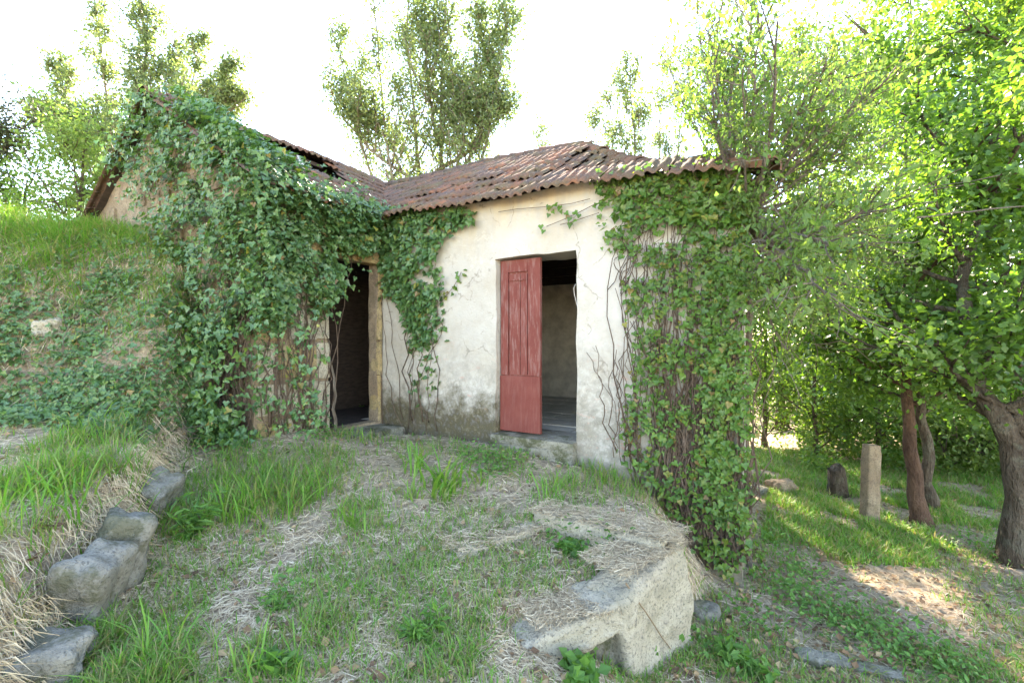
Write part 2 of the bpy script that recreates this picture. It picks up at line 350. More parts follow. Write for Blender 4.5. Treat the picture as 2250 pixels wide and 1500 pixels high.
def height0(x, y):
    sdv = sdist(x, y, STEP)
    wdt = .10 + .35 * ss(3.5, 4.2, y)
    m = ss(-wdt, wdt * .6, sdv + .16 * (1 - ss(3.3, 3.9, y)))
    up = np.clip(f_up(x, y), -2.2, -.9); lo = np.clip(f_lo(x, y), -2.7, -1.5)
    z = up + (np.minimum(lo, up) - up) * m
    r = np.hypot(x, y - 3)
    far = -2.5 - .05 * np.maximum(y - 9, 0) - .02 * np.abs(np.minimum(y, 0))
    far = np.maximum(far, -7)
    z = z + (far - z) * ss(7, 11, r)
    # ledge held by stones, then the high bank on the left
    cx, cy = (x - .42) * .88 - (y - 3.1) * .47, (x - .42) * .47 + (y - 3.1) * .88
    z = z - .05 * np.exp(-((cx / .55) ** 4 + (cy / .30) ** 4))
    nz = noise(x * 1.7, y * 1.7, 0, 3) * .12
    d = edge_x(y) - x + nz
    led = np.interp(y, [1, 2.8, 4.4], [-1.10, -.97, -.74]) + .06 * np.clip(-3 - x, 0, 4)
    z = z + (led - z) * ss(-.10, .26, d) * ss(6.2, 5.2, y)
    toe = 4.22 + noise(x * 1.1, 0, 0, 5) * .12; cr = 1.10 + .13 * np.clip(-3.7 - x, -1, 5)
    t = np.clip((y - toe) / (5.75 - toe), 0, 1); prof = t * t * (3 - 2 * t) * .5 + .5 * np.sin(t * math.pi / 2)
    cr = cr + .16 * fbm(x * 1.6, y * 1.6, 0, 23)
    side = ss(-3.05, -3.75, x + noise(y * 1.5, 7, 0, 8) * .15)
    z = z + (cr - z) * prof * side * ss(60, 20, np.hypot(x, y))
    # under the house the earth stays below the floor
    u, v = xy2uv(x, y)
    ins = ss(-.02, .3, v - VG) * ss(DEP, DEP - .3, v) * ss(-DEP - .02, -DEP + .28, u) * ss(UR, UR - .3, u)
    inl = ss(.12, .34, np.where((u < 0), np.minimum(v - VG, -u), np.minimum(v, UR - .21 * v - u))) * (v > VG) * (v < DEP) * (u > -DEP) * (u < UR)
    z = np.where(inl > 0, z + (-1.5 - z) * inl, z)
    z = z + prof * side * (t < 1) * fbm(x * 2.6, y * 2.6, z * 2, 27, 3) * .16 * (r < 14)
    z = z + fbm(x * 2.2, y * 2.2, 0, 11) * .045 + fbm(x * 9, y * 9, 0, 15, 3) * .018 * (r < 14)
    return z
GX = np.arange(-14, 14.01, .05); GY = np.arange(.0, 18.01, .05)
HG = height0(*np.meshgrid(GX, GY, indexing='ij'))
def ground(x, y):
    x, y = np.asarray(x, float), np.asarray(y, float)
    i = np.clip((x + 14) / .05, 0, len(GX) - 1.001); j = np.clip(y / .05, 0, len(GY) - 1.001)
    a, b = i.astype(int), j.astype(int); f, g = i - a, j - b
    return HG[a, b] * (1 - f) * (1 - g) + HG[a + 1, b] * f * (1 - g) + HG[a, b + 1] * (1 - f) * g + HG[a + 1, b + 1] * f * g
def gpx(px, py):                                                   # where the ray of a photo pixel meets the ground
    for Y in np.arange(1.0, 17, .02):
        p = P(px, py, Y)
        if ground(p[0], p[1]) >= p[2]: return p
    return P(px, py, 14)
def axis(lo, hi, step, far):
    a = np.arange(lo, hi + 1e-6, step); out = []; x, s = hi, step
    while x < far: s *= 1.22; x += s; out.append(x)
    left = []; x, s = lo, step
    while x > -far: s *= 1.22; x -= s; left.append(x)
    return np.r_[left[::-1], a, out]
ax_, ay_ = axis(-7, 7, .06, 420), axis(.6, 10, .06, 420)
X_, Y_ = np.meshgrid(ax_, ay_, indexing='ij'); Z_ = height0(X_, Y_)
idx = np.arange(X_.size).reshape(X_.shape)
Q_ = np.stack([idx[:-1, :-1], idx[1:, :-1], idx[1:, 1:], idx[:-1, 1:]], -1).reshape(-1, 4)
V_ = np.stack([X_.ravel(), Y_.ravel(), Z_.ravel()], 1); V_[:, 2] += CZ
link('ground', newmesh('ground', V_, Q_, True), MAT['ground'], kind='structure')

# ------------------------------------------------------------------ the house
EZ, PITCH, OV = 1.66, .6436, .15
def sag(u, v): return -.13 * ss(2.4, 4.6, u) * ss(2.5, -.2, v) - .04 * ss(-1.2, 1.5, u) * ss(.6, 2.1, v) * ss(3.6, 2.1, v) - .25 * ss(2.0, 3.1, u) * ss(-.1, .8, v) * ss(4.2, 2.4, v) + .025 * np.sin(u * 2.1 + .6) + .02 * np.sin(v * 1.7)
def z_main(u, v): return EZ + PITCH * (v + OV) + sag(u, v)
def z_left(u, v): return EZ + PITCH * (OV - u) + sag(u, v)
HB = np.array([*uv2xy(1.2, 1.2), -1.3])
house = thing('stone_house', HB, 'old whitewashed stone house with red door and sagging clay tile roof', 'house')
def wpt(u, v, z): x, y = uv2xy(np.asarray(u, float), np.asarray(v, float)); return np.stack(np.broadcast_arrays(x, y, np.asarray(z, float)), -1)
def wall(name, o, du, nm, L, zb, zt, opens, th, mat, seed, amp=.012, inner=None):
    """a wall with thickness and openings; o, du, nm in house uv"""
    o, du, nm = map(lambda a: np.asarray(a, float), (o, du, nm))
    def br(a, b, ex, st):
        e = sorted(set([a, b] + [x for x in ex if a < x < b])); out = []
        for p, q in zip(e[:-1], e[1:]): out += list(np.linspace(p, q, max(1, int(round((q - p) / st))) + 1)[:-1])
        return np.array(out + [b])
    ztm = max(zt(s) for s in np.linspace(0, L, 60))
    Sx = br(0, L, [k for w in opens for k in w[:2]], .075); Zx = br(zb, ztm, [k for w in opens for k in w[2:]], .075)
    A, B = np.meshgrid(Sx, Zx, indexing='ij')
    top = np.array([zt(s) for s in Sx])[:, None]; keep = np.ones((len(Sx) - 1, len(Zx) - 1), bool)
    cs, cz = (Sx[1:] + Sx[:-1]) / 2, (Zx[1:] + Zx[:-1]) / 2
    for w in opens: keep &= ~((cs[:, None] > w[0]) & (cs[:, None] < w[1]) & (cz[None] > w[2]) & (cz[None] < w[3]))
    keep &= Zx[None, :-1] < np.minimum(top[:-1], top[1:])
    B2 = np.minimum(B, top)
    ds = np.zeros_like(A); dz = np.zeros_like(A)
    for w in opens:
        on = ((np.abs(A - w[0]) < 1e-6) | (np.abs(A - w[1]) < 1e-6)) & (B >= w[2] - 1e-6) & (B <= w[3] + 1e-6)
        ds += on * noise(B * 6, seed, 0, seed) * .012
        on = (np.abs(B - w[3]) < 1e-6) & (A >= w[0] - 1e-6) & (A <= w[1] + 1e-6)
        dz += on * noise(A * 6, seed + 3, 0, seed) * .012
    dn = amp * (2 * fbm(A * 1.3 + seed, B * 1.3, 0, seed, 3) + .8 * fbm(A * 7, B * 7, 0, seed + 9, 3))
    fr = wpt(o[0] + du[0] * (A + ds) + nm[0] * dn, o[1] + du[1] * (A + ds) + nm[1] * dn, B2 + dz).reshape(-1, 3)
    bk = wpt(o[0] + du[0] * (A + ds) - nm[0] * th, o[1] + du[1] * (A + ds) - nm[1] * th, B2 + dz).reshape(-1, 3)
    id_ = np.arange(A.size).reshape(A.shape); nF = A.size
    i, j = np.nonzero(keep)
    q = np.stack([id_[i, j], id_[i + 1, j], id_[i + 1, j + 1], id_[i, j + 1]], -1)
    pad = np.zeros((keep.shape[0] + 2, keep.shape[1] + 2), bool); pad[1:-1, 1:-1] = keep
    R = []
    for di, dj, a, b in ((-1, 0, (0, 1), (0, 0)), (1, 0, (1, 0), (1, 1)), (0, -1, (0, 0), (1, 0)), (0, 1, (1, 1), (0, 1))):
        e = keep & ~pad[1 + di:1 + di + keep.shape[0], 1 + dj:1 + dj + keep.shape[1]]
        i, j = np.nonzero(e); p1, p2 = id_[i + a[0], j + a[1]], id_[i + b[0], j + b[1]]
        R.append(np.stack([p1, p2, p2 + nF, p1 + nF], -1))
    Q = np.concatenate([q, q[:, ::-1] + nF] + R)
    w_ = obj(name, np.concatenate([fr, bk]), Q, mat, house)
    if inner is not None:
        w_.data.materials.append(inner)
        mi = np.zeros(len(Q), np.int32); mi[len(q):2 * len(q)] = 1; w_.data.polygons.foreach_set('material_index', mi)
    return w_
RD = (1.835, 2.84, -1.05, .96)                                     # red door opening (u, z)
DD = (.875, 1.652, -1.07, 1.03)                                    # dark doorway along the courtyard wall, s measured from the gable corner
w_front = wall('wall', (0, 0), (1, 0), (0, -1), UR, -2.5, lambda s: z_main(s, 0) - .06, [RD], .45, MAT['plaster'], 3, inner=MAT['inner'])
w_court = wall('wall', (0, VG), (0, 1), (1, 0), -VG + .45, -1.5, lambda s: z_left(0, VG + s) - .06, [(-VG - DD[0], -VG - .098, DD[2], DD[3])], .15, MAT['rubble'], 5, .02, inner=MAT['timber_and_room_shade'])
w_gable = wall('gable_wall', (-DEP, VG), (1, 0), (0, -1), DEP - .002, -1.6, lambda s: EZ + PITCH * (OV + DEP / 2 - abs(s - DEP / 2)) - .05, [], .45, MAT['rubble'], 7, .025, inner=MAT['timber_and_room_shade'])
SK = .9; SL = math.hypot(SK, DEP)
w_right = wall('wall', (UR - .022, .095), (-SK / SL, DEP / SL), (DEP / SL, SK / SL), SL, -2.8, lambda s: EZ - .1, [(1.5, 2.7, -.35, 1.05)], .40, MAT['granite'], 9, .02, inner=MAT['inner'])  # the opening is added, out of view, to let daylight into the front room
w_rear = wall('wall', (-DEP, DEP), (1, 0), (0, 1), DEP + UR - SK - .42, -2.8, lambda s: EZ - .1, [], .45, MAT['granite'], 11, .02, inner=MAT['inner'])
w_far = wall('wall', (-DEP, VG + .452), (0, 1), (-1, 0), DEP - VG - .91, -2.2, lambda s: EZ - .1, [], .45, MAT['rubble'], 13, .02, inner=MAT['timber_and_room_shade'])
w_part = wall('partition_wall', (-1.5, VG + .46), (0, 1), (1, 0), DEP - VG - .95, -1.3, lambda s: min(EZ + PITCH * (OV + DEP / 2 - abs(s + VG + .46 - DEP / 2)), 2.4) - .12, [], .12, MAT['timber_and_room_shade'], 15, .01, inner=MAT['timber_and_room_shade'])  # dark colour stands in for the shade seen through the dark doorway
# floor and its paving slabs
fl = obj('floor', wpt([-.44, UR - .3, UR - SK - .3, -.44], [.02, .02, DEP - .44, DEP - .44], -1.095), [[0, 1, 2, 3]], MAT['slab'], house)
fl2 = obj('floor', wpt([-DEP + .44, -.02, -.02, -DEP + .44], [VG + .44, VG + .44, DEP - .44, DEP - .44], -1.10), [[0, 1, 2, 3]], MAT['timber_and_room_shade'], house)
for i in range(6):
    for j in range(7):
        a, b = .42 + (.22 if j % 2 else 0), .02
        u0, v0 = .2 + i * .62 + a * .5, .5 + j * .46
        if u0 > UR - .8 - .2 * v0 or v0 > DEP - .75: continue
        V, T = rockmesh((.60, .44, .05), 2, .5, .004, 3, i * 9 + j)
        fr = frame(wpt(u0, v0, -1.068 + random.uniform(-.004, .004)), [*UD, 0]); obj('floor_slab', place(V, fr), T, MAT['slab'], fl)
# timber plate and boarding above the rear wall inside
for k in range(4):
    V, T = rockmesh((3.2, .06, .16), 2, .1, .004); obj('wall_board', place(V, frame(wpt(1.2, DEP - .50, 1.18 + k * .165), [*UD, 0])), T, MAT['timber_and_room_shade'], house)
# rafters
for k in range(5):
    u0 = .1 + k * .8
    ve = DEP / 2 - .05 if u0 < 1.99 else DEP / 2 - (u0 - 1.99) * .88 - .25
    a, b = wpt(u0, .1, z_main(u0, .1) - .20), wpt(u0, ve, z_main(u0, ve) - .20)
    V, T = rockmesh((np.linalg.norm(b - a), .08, .1), 2, .1, .004); obj('rafter', place(V, frame((a + b) / 2, b - a)), T, MAT['timber_and_room_shade'], house)
# thresholds, steps, lintels, jamb stones
def stone(parent, c, xd, size, mat, seed, name='stone', n=3, amp=.012, r=.35, zd=(0, 0, 1)):
    V, T = rockmesh(size, n, r, amp, 5, seed); return obj(name, place(V, frame(c, xd, zd=zd)), T, mat, parent, True)
stone(house, wpt(2.34, .13, -1.10), [*UD, 0], (1.02, .50, .10), MAT['moss_stone'], 2, 'threshold', 6, .008, .3)
stone(house, wpt(2.35, -.05, -1.25), [*UD, 0], (1.0, .16, .22), MAT['moss_stone'], 3, 'step', 6, .012)
stone(house, wpt(.20, -.50, -1.20), [*VD, 0], (.95, .50, .20), MAT['moss_stone'], 4, 'step', 6, .015)
jz = [(-1.08, .62), (-.45, .45), (.02, .55), (.59, .44)]
for k, (z0, h) in enumerate(jz):
    stone(w_court, wpt(-.055 + .004 * k, -.06, z0 + h / 2), [*VD, 0], (.065, .15, h - .008), MAT['ochre_granite'], 20 + k, 'jamb_stone')
    stone(w_court, wpt(-.085 - .006 * k, -.875 - .07, z0 + h / 2), [*VD, 0], (.2, .23, h - .014), MAT['granite'], 30 + k, 'jamb_stone')
stone(w_court, wpt(-.085, -.45, 1.13), [*VD, 0], (1.22, .22, .2), MAT['ochre_granite'], 40, 'lintel', 5)
# granite blocks of the courtyard wall by the corner
for r_, (z0, h) in enumerate([(-1.25, .42), (-.80, .36), (-.42, .40), (0.0, .38), (.40, .36), (.78, .40)]):
    s = VG - .01
    cut = -.98 - (.05 if r_ % 2 else 0.0)
    widths = [.36, .40] if r_ % 2 else [.24, .5]
    for q, w_ in enumerate(widths):
        if s + w_ > -.94: w_ = -.95 - s
        stone(w_court, wpt(-.07, s + w_ / 2, z0 + h / 2), [*VD, 0], (w_ - .02, .2, h - .02), MAT['granite'] if (q + r_) % 3 else MAT['ochre_granite'], 50 + r_ * 3 + q)
        s += w_
# rubble stones of the gable
k = 0
for row in range(11):
    z0 = .55 + row * .23; u0 = -DEP + .05
    while u0 < -.1:
        w_ = random.uniform(.2, .42)
        topz = EZ + PITCH * (OV + DEP / 2 - abs(u0 + w_ / 2 + DEP / 2)) - .12
        if z0 + .2 < topz and u0 + w_ < 0 and random.random() < .6:
            stone(w_gable, wpt(u0 + w_ / 2, VG + .025, z0 + .11 + random.uniform(-.04, .04)), [*UD, 0], (w_ - random.uniform(.02, .08), .09, random.uniform(.12, .21)), MAT['rubble'], 100 + k, 'stone', 2, .014)
        u0 += w_; k += 1
# red door leaf: hinged on the left, standing almost shut
door = None
dv = -.0 + .10
def dbox(u0, u1, z0, z1, v, th, mat, name, parent):
    V, T = rockmesh((u1 - u0, th, z1 - z0), 2, .06, .0015, 2, int(u0 * 100))
    return obj(name, place(V, frame(wpt((u0 + u1) / 2, v, (z0 + z1) / 2), [*UD, 0])), T, mat, parent)
d0, d1 = RD[0] + .015, RD[0] + .535
door = dbox(d0 + .02, d1 - .02, -1.02, .93, dv + .012, .02, MAT['red'], 'door', house)
dbox(d0, d0 + .10, -.39, .94, dv, .045, MAT['red'], 'stile', door)
dbox(d1 - .155, d1, -.39, .94, dv, .045, MAT['red'], 'stile', door)
dbox(d0 + .103, d1 - .158, .80, .94, dv, .042, MAT['red'], 'rail', door)
dbox(d0 + .118, d0 + .255, -.38, .775, dv + .003, .03, MAT['red'], 'plank', door)
dbox(d0 + .262, d1 - .172, -.38, .775, dv + .003, .03, MAT['red'], 'plank', door)
dbox(d0 - .004, d1 + .002, -1.035, -.395, dv - .004, .05, MAT['red2'], 'kick_panel', door)
dbox(d0 + .12, d1 - .19, .70, .715, dv - .02, .012, MAT['red'], 'bead', door)
cordp = wpt(np.array([2.835, 2.82, 2.825, 2.84, 2.86]), np.array([-.02, -.03, -.03, -.035, -.03]), np.array([.60, .56, .5, .45, .36]))
V, T = tube(cordp, .003, 4); tag(obj('cord', V, T, MAT['cord']), 'frayed pale cord hanging on the right jamb of the red door', 'cord')

# roof: deck of each slope, then the tiles
def deck(f, ua, va, mask):
    A, B = np.meshgrid(ua, va, indexing='ij'); V = wpt(A, B, f(A, B) - .05).reshape(-1, 3)
    id_ = np.arange(A.size).reshape(A.shape); cu, cv = (ua[1:] + ua[:-1]) / 2, (va[1:] + va[:-1]) / 2
    k = mask(cu[:, None], cv[None]) & np.ones((len(cu), len(cv)), bool); i, j = np.nonzero(k)
    return V, np.stack([id_[i, j], id_[i + 1, j], id_[i + 1, j + 1], id_[i, j + 1]], -1)
RU = 1.99                                                           # end of the ridge over the front wing
HV = DEP / 2
eave_r = lambda v: UR + .15 - SK * (np.asarray(v) + OV) / (DEP + 2 * OV)
HK = (3.108 - EZ) / (UR + .15 - SK / 2 - RU)
z_hip = lambda u, v: EZ + HK * (eave_r(v) - u) + sag(u, v)
hip_u = lambda v: np.interp(v, [-OV, HV, DEP + OV], [UR + .15, RU, UR + .15 - SK])
HOLE = (-2.02, -1.22, -.85, .55)                                     # u0,u1 (down from the ridge), v0,v1: the opening under the lifted tiles
inhole = lambda u, v: (u > HOLE[0]) & (u < HOLE[1]) & (v > HOLE[2]) & (v < HOLE[3])
g = .1
acc = Acc()
V, Q = deck(z_main, np.arange(-HV, UR + .2, g), np.linspace(-OV + .03, HV, 24), lambda u, v: (u > -v - .05) & (u < hip_u(v) + .05)); acc.add(V, Q)
V, Q = deck(z_left, np.linspace(-HV, OV - .03, 24), np.arange(VG - .08, HV + .05, g), lambda u, v: (v < -u + .12) & ~inhole(u, v)); acc.add(V, Q)
V, Q = deck(lambda u, v: EZ + PITCH * (OV + DEP + u) + sag(u, v), np.linspace(-DEP - OV, -HV, 12), np.arange(VG - .08, DEP + OV, g), lambda u, v: u < 9); acc.add(V, Q)
V, Q = deck(lambda u, v: EZ + PITCH * (OV + DEP - v) + sag(u, v), np.arange(-DEP + .3, UR + .2, g), np.linspace(HV, DEP + OV, 12), lambda u, v: u < hip_u(v) + .05); acc.add(V, Q)
V, Q = deck(z_hip, np.linspace(RU, UR + .15, 30), np.arange(-OV, DEP + OV, g), lambda u, v: (u > hip_u(v) - .05) & (u < eave_r(v))); acc.add(V, Q)
roof = acc.build('roof', MAT['timber_and_room_shade'], house)
def tilemesh():
    xs = np.linspace(-.115, .115, 15); ph = (xs + .115) / .23
    prof = .017 * np.clip(np.sin(ph * 4 * math.pi - .5), -.75, 1) + .004
    ys = [-.21, 0, .21]; V = []
    for y in ys:
        for x, z in zip(xs, prof): V.append((x, y, z))
    for x, z in zip(xs, prof): V.append((x, -.21, z - .024))
    n = len(xs); Q = []
    for r in range(2):
        for c in range(n - 1): Q.append((r * n + c, r * n + c + 1, (r + 1) * n + c + 1, (r + 1) * n + c))
    for c in range(n - 1): Q.append((3 * n + c, 3 * n + c + 1, c + 1, c))
    return newmesh('tile', np.array(V), np.array(Q), True)
TILE = tilemesh(); TILE.materials.append(MAT['tile'])
def put_tile(c, xd, yd, jit=1.0, sc=1.0, mesh=None, name='tile'):
    x = Vector(xd).normalized(); y = Vector(yd).normalized(); z = x.cross(y).normalized(); x = y.cross(z)
    R = Matrix((x, y, z)).transposed().to_4x4()
    j = Matrix.Rotation(random.gauss(0, .03) * jit, 4, 'Z') @ Matrix.Rotation(-.055 + random.gauss(0, .022) * jit, 4, 'X') @ Matrix.Rotation(random.gauss(0, .03) * jit, 4, 'Y')
    mw = Matrix.Translation(Vector(c) + Vector((0, 0, CZ))) @ R @ j @ Matrix.Scale(sc, 4)
    return link(name, mesh or TILE, None, roof, mw)
EXP, TW = .325, .215
nt = 0
cosp = 1 / math.hypot(1, PITCH); rows = int((HV + OV) / cosp / EXP) + 1
up_main = np.array([*(VD), PITCH]); up_left = np.array([*(-UD), PITCH])
stuffA = Acc()
for r in range(rows):
    d = -OV - .05 + (r + .5) * EXP * cosp
    for c_ in range(60):
        u = -HV + c_ * TW + .03 * math.sin(r * 2.3)
        if u > -d - .03 and u < hip_u(d) + .04 and d < HV + .02:
            put_tile(wpt(u, d, z_main(u, d) + random.gauss(0, .010)), [*UD, 0], up_main); nt += 1
        v = VG - .06 + c_ * TW + .03 * math.sin(r * 1.9); ul = -d
        if v < -ul + .05 and ul > -HV - .02 and not inhole(ul, v):
            put_tile(wpt(ul, v, z_left(ul, v) + random.gauss(0, .006)), [*VD, 0], up_left); nt += 1
# the lifted course beside the ridge, its prop and the boards under it
for c_ in range(8):
    v = HOLE[2] - .05 + c_ * TW
    lift = .035 * math.sin(min(1, max(0, (v - HOLE[2] + .1) / (HOLE[3] - HOLE[2] + .2))) * math.pi) ** .6
    put_tile(wpt(-1.90, v, z_left(-1.90, v) + lift), [*VD, 0], [*(-UD), .30], 1.4)
a, b = wpt(-1.15, -.35, z_left(-1.15, -.35) - .08), wpt(-1.75, -.05, z_left(-1.75, -.05) - .02)
V, T = rockmesh((np.linalg.norm(b - a), .06, .03), 2, .1, .002); obj('prop', place(V, frame((a + b) / 2, b - a)), T, MAT['pale_wood'], roof)
V, T = rockmesh((1.3, .05, .06), 2, .1, .004); obj('batten', place(V, frame(wpt(-1.86, -.2, z_left(-1.86, -.2) - .08), [*VD, 0])), T, MAT['timber_and_room_shade'], roof)
# ridge and hip tiles: half barrels
def ridgemesh():
    an = np.linspace(-.15, math.pi + .15, 8); V = []
    for y, s in ((-.23, 1.0), (.23, .86)):
        for a in an: V.append((.115 * s * math.cos(a), y, .095 * s * math.sin(a)))
    for a in an: V.append((.092 * math.cos(a), -.23, .074 * math.sin(a)))
    n = 8; Q = [(c, n + c, n + c + 1, c + 1) for c in range(n - 1)] + [(2 * n + c, c, c + 1, 2 * n + c + 1) for c in range(n - 1)]
    m_ = newmesh('ridge_tile', np.array(V), np.array(Q), True); m_.materials.append(MAT['tile']); return m_
RIDGE = ridgemesh()
def ridge_line(a, b, st=.36):
    L = np.linalg.norm(b - a); n = int(L / st) + 1; d = (b - a) / L; x = np.cross(d, [0, 0, 1])
    for i in range(n): put_tile(a + d * (i + .5) * L / n + [0, 0, random.gauss(0, .006) - .055], x, d, 1.0, 1.0, RIDGE, 'ridge_tile')
for a, b in zip(np.linspace(VG - .1, HV, 6)[:-1], np.linspace(VG - .1, HV, 6)[1:]): ridge_line(wpt(-HV, a, z_left(-HV, a)), wpt(-HV, b, z_left(-HV, b)))
for a, b in zip(np.linspace(-HV, RU, 6)[:-1], np.linspace(-HV, RU, 6)[1:]): ridge_line(wpt(a, HV, z_main(a, HV)), wpt(b, HV, z_main(b, HV)))
hp = [(RU + (UR + .15 - RU) * t, HV - (HV + OV) * t) for t in np.linspace(0, 1, 6)]
for (a, c_), (b, e) in zip(hp[:-1], hp[1:]): ridge_line(wpt(b, e, z_main(b, e)), wpt(a, c_, z_main(a, c_)))
# slopes that face away: their tiles in one piece
tv = np.array([v.co[:] for v in TILE.vertices]); tq = np.array([p.vertices[:] for p in TILE.polygons])
acc = Acc()
for r in range(rows):
    d = -OV - .05 + (r + .5) * EXP * cosp
    for c_ in range(60):
        v = VG - .06 + c_ * TW; u = -DEP + d
        if v < DEP and d < HV - .14: acc.add(place(tv, frame(wpt(u, v, EZ + PITCH * (OV + d) + sag(u, v)), [*(-VD), 0], zd=np.array([*(-UD * PITCH), 1]))), tq)
        u = -DEP + .2 + c_ * TW; v = DEP - d
        if u < hip_u(v) - .1 and d < HV - .14: acc.add(place(tv, frame(wpt(u, v, EZ + PITCH * (OV + d) + sag(u, v)), [*(-UD), 0], zd=np.array([*(VD * PITCH), 1]))), tq)
        v = -OV + c_ * TW; u = float(eave_r(v)) - (d + OV) * 1.1; zz = z_hip(u, v)
        if u > hip_u(v) + .14 and v < DEP: acc.add(place(tv, frame(wpt(u, v, zz), [*VD, 0], zd=np.array([*(UD * .56), 1]))), tq)
acc.build('rear_tiling', MAT['tile'], roof, True, 'stuff')

# ------------------------------------------------------------------ leaves
def tmpl(outline, fold=.08):
    o = np.array(outline, float); V = [(0, .38, -fold)] + [(x, y, 0) for x, y in o]
    n = len(o); return np.array(V), np.array([(0, 1 + i, 1 + (i + 1) % n) for i in range(n)])
IVY = tmpl([(0, .06), (.30, -.10), (.52, .22), (.30, .45), (0, 1.0), (-.30, .45), (-.52, .22), (-.30, -.10)])
OVAL = (np.array([(0, 0, 0), (.26, .45, .06), (0, 1, -.05), (-.26, .45, .06)]), np.array([(0, 1, 2), (0, 2, 3)]))
OAK = tmpl([(0, 0), (.22, .2), (.16, .36), (.34, .55), (.22, .72), (0, 1), (-.22, .72), (-.34, .55), (-.16, .36), (-.22, .2)], .05)
def rot(n, t):
    n = nrm(n); t = t - (t * n).sum(-1, keepdims=True) * n; t = nrm(t); x = np.cross(t, n); return np.stack([x, t, n], -1)
def leafmesh(pos, n, t, size, T=OVAL, wid=1.0):
    R = rot(n, t); V0, F = T; N = len(pos)
    V = np.einsum('nij,kj->nki', R, V0 * [wid, 1, 1]) * np.asarray(size).reshape(-1, 1, 1) + pos[:, None]
    k = len(V0); return V.reshape(-1, 3), (F[None] + (np.arange(N) * k)[:, None, None]).reshape(-1, 3)
def rv(n): return nrm(rng.normal(size=(n, 3)))
LEAFM = {}
def leaf_parts(parent, pos, n, t, size, T, mat, k=300, name='leaf', lab=None):
    """the k leaves that show largest as single parts; returns a mask of the rest"""
    dep = np.linalg.norm(pos, axis=1); sc = size / dep
    vis = (np.abs(pos[:, 0] / np.maximum(pos[:, 1], .1)) < 1.1) & (pos[:, 1] > .5)
    pick = np.argsort(-(sc * vis + .002 * rng.random(len(sc))))[:k]
    key = (id(T), mat.name)
    if key not in LEAFM:
        LEAFM[key] = newmesh('leaf', T[0], T[1], False); LEAFM[key].materials.append(mat)
    R = rot(n[pick], t[pick])
    for i, r in zip(pick, R):
        mw = Matrix(((*r[0] * size[i], pos[i, 0]), (*r[1] * size[i], pos[i, 1]), (*r[2] * size[i], pos[i, 2] + CZ), (0, 0, 0, 1)))
        link(name, LEAFM[key], None, parent, mw)
    m = np.ones(len(pos), bool); m[pick] = False; return m
def inpoly(px, py, poly):
    poly = np.array(poly, float); r = np.zeros(np.shape(px), bool)
    for (x0, y0), (x1, y1) in zip(poly, np.roll(poly, -1, 0)):
        c = ((y0 > py) != (y1 > py)) & (px < (x1 - x0) * (py - y0) / (y1 - y0 + 1e-12) + x0); r ^= c
    return r
def on_plane(px, py, o3, n3):
    d = np.stack([(px - 1125) / F, np.ones_like(px), (750 - py) / F], -1); k = (o3 @ n3) / (d @ n3); return d * k[:, None]
def wall_leaves(poly, n, o3, n3, thick, hole=None, clump=.0, cs=5.0, seed=1):
    """points on a wall plane inside an outline, lifted off it; clump > 0 thins them out in patches"""
    poly = np.array(poly, float); lo, hi = poly.min(0), poly.max(0); out = []
    k = 0
    while sum(map(len, out)) < n and k < 40:
        px = rng.uniform(lo[0], hi[0], n); py = rng.uniform(lo[1], hi[1], n)
        m = inpoly(px + rng.normal(0, 9, n), py + rng.normal(0, 9, n), poly)
        p = on_plane(px[m], py[m], o3, n3)
        if clump: p = p[fbm(p[:, 0] * cs, p[:, 1] * cs, p[:, 2] * cs, seed, 3) + rng.normal(0, .12, len(p)) > clump - .35]
        out.append(p); k += 1
    p = np.concatenate(out)[:n]
    lump = .35 + .65 * (.5 + .8 * fbm(p[:, 0] * 2.2, p[:, 1] * 2.2, p[:, 2] * 2.2, seed + 4, 3))
    return p + n3 * (np.clip(lump, .1, 1.3) * thick * rng.random(len(p)) ** .6)[:, None]
NF = np.array([*(-VD), 0.]); NC = np.array([*UD, 0.]); NG = NF
OF = wpt(0, 0, 0); OC = wpt(0, 0, 0); OG = wpt(0, VG, 0)
DN = np.array([0, 0, -1.])
def leaf_orient(p, n3, tilt=.75):
    n = nrm(n3 + np.array([0, 0, .35]) + rv(len(p)) * tilt); t = DN + rv(len(p)) * .8 + n3 * .2; return n, t
def climbing(n, x0, x1, y0, y1, o3, n3, wob=14, r=.007, lean=0, seed=0):
    acc = Acc()
    for i in range(n):
        px, py, tp = random.uniform(x0, x1), y0 + random.uniform(-20, 20), y1 + random.uniform(0, .55) * (y0 - y1)
        k = 12; ys = np.linspace(py, tp, k); xs = px + np.cumsum(np.random.default_rng(seed * 100 + i).normal(lean, wob, k))
        p = on_plane(xs, ys, o3, n3) + n3 * (.02 + .05 * random.random())
        acc.add(*tube(p, np.linspace(r * random.uniform(.6, 1.9), .003, k), 4))
    return acc
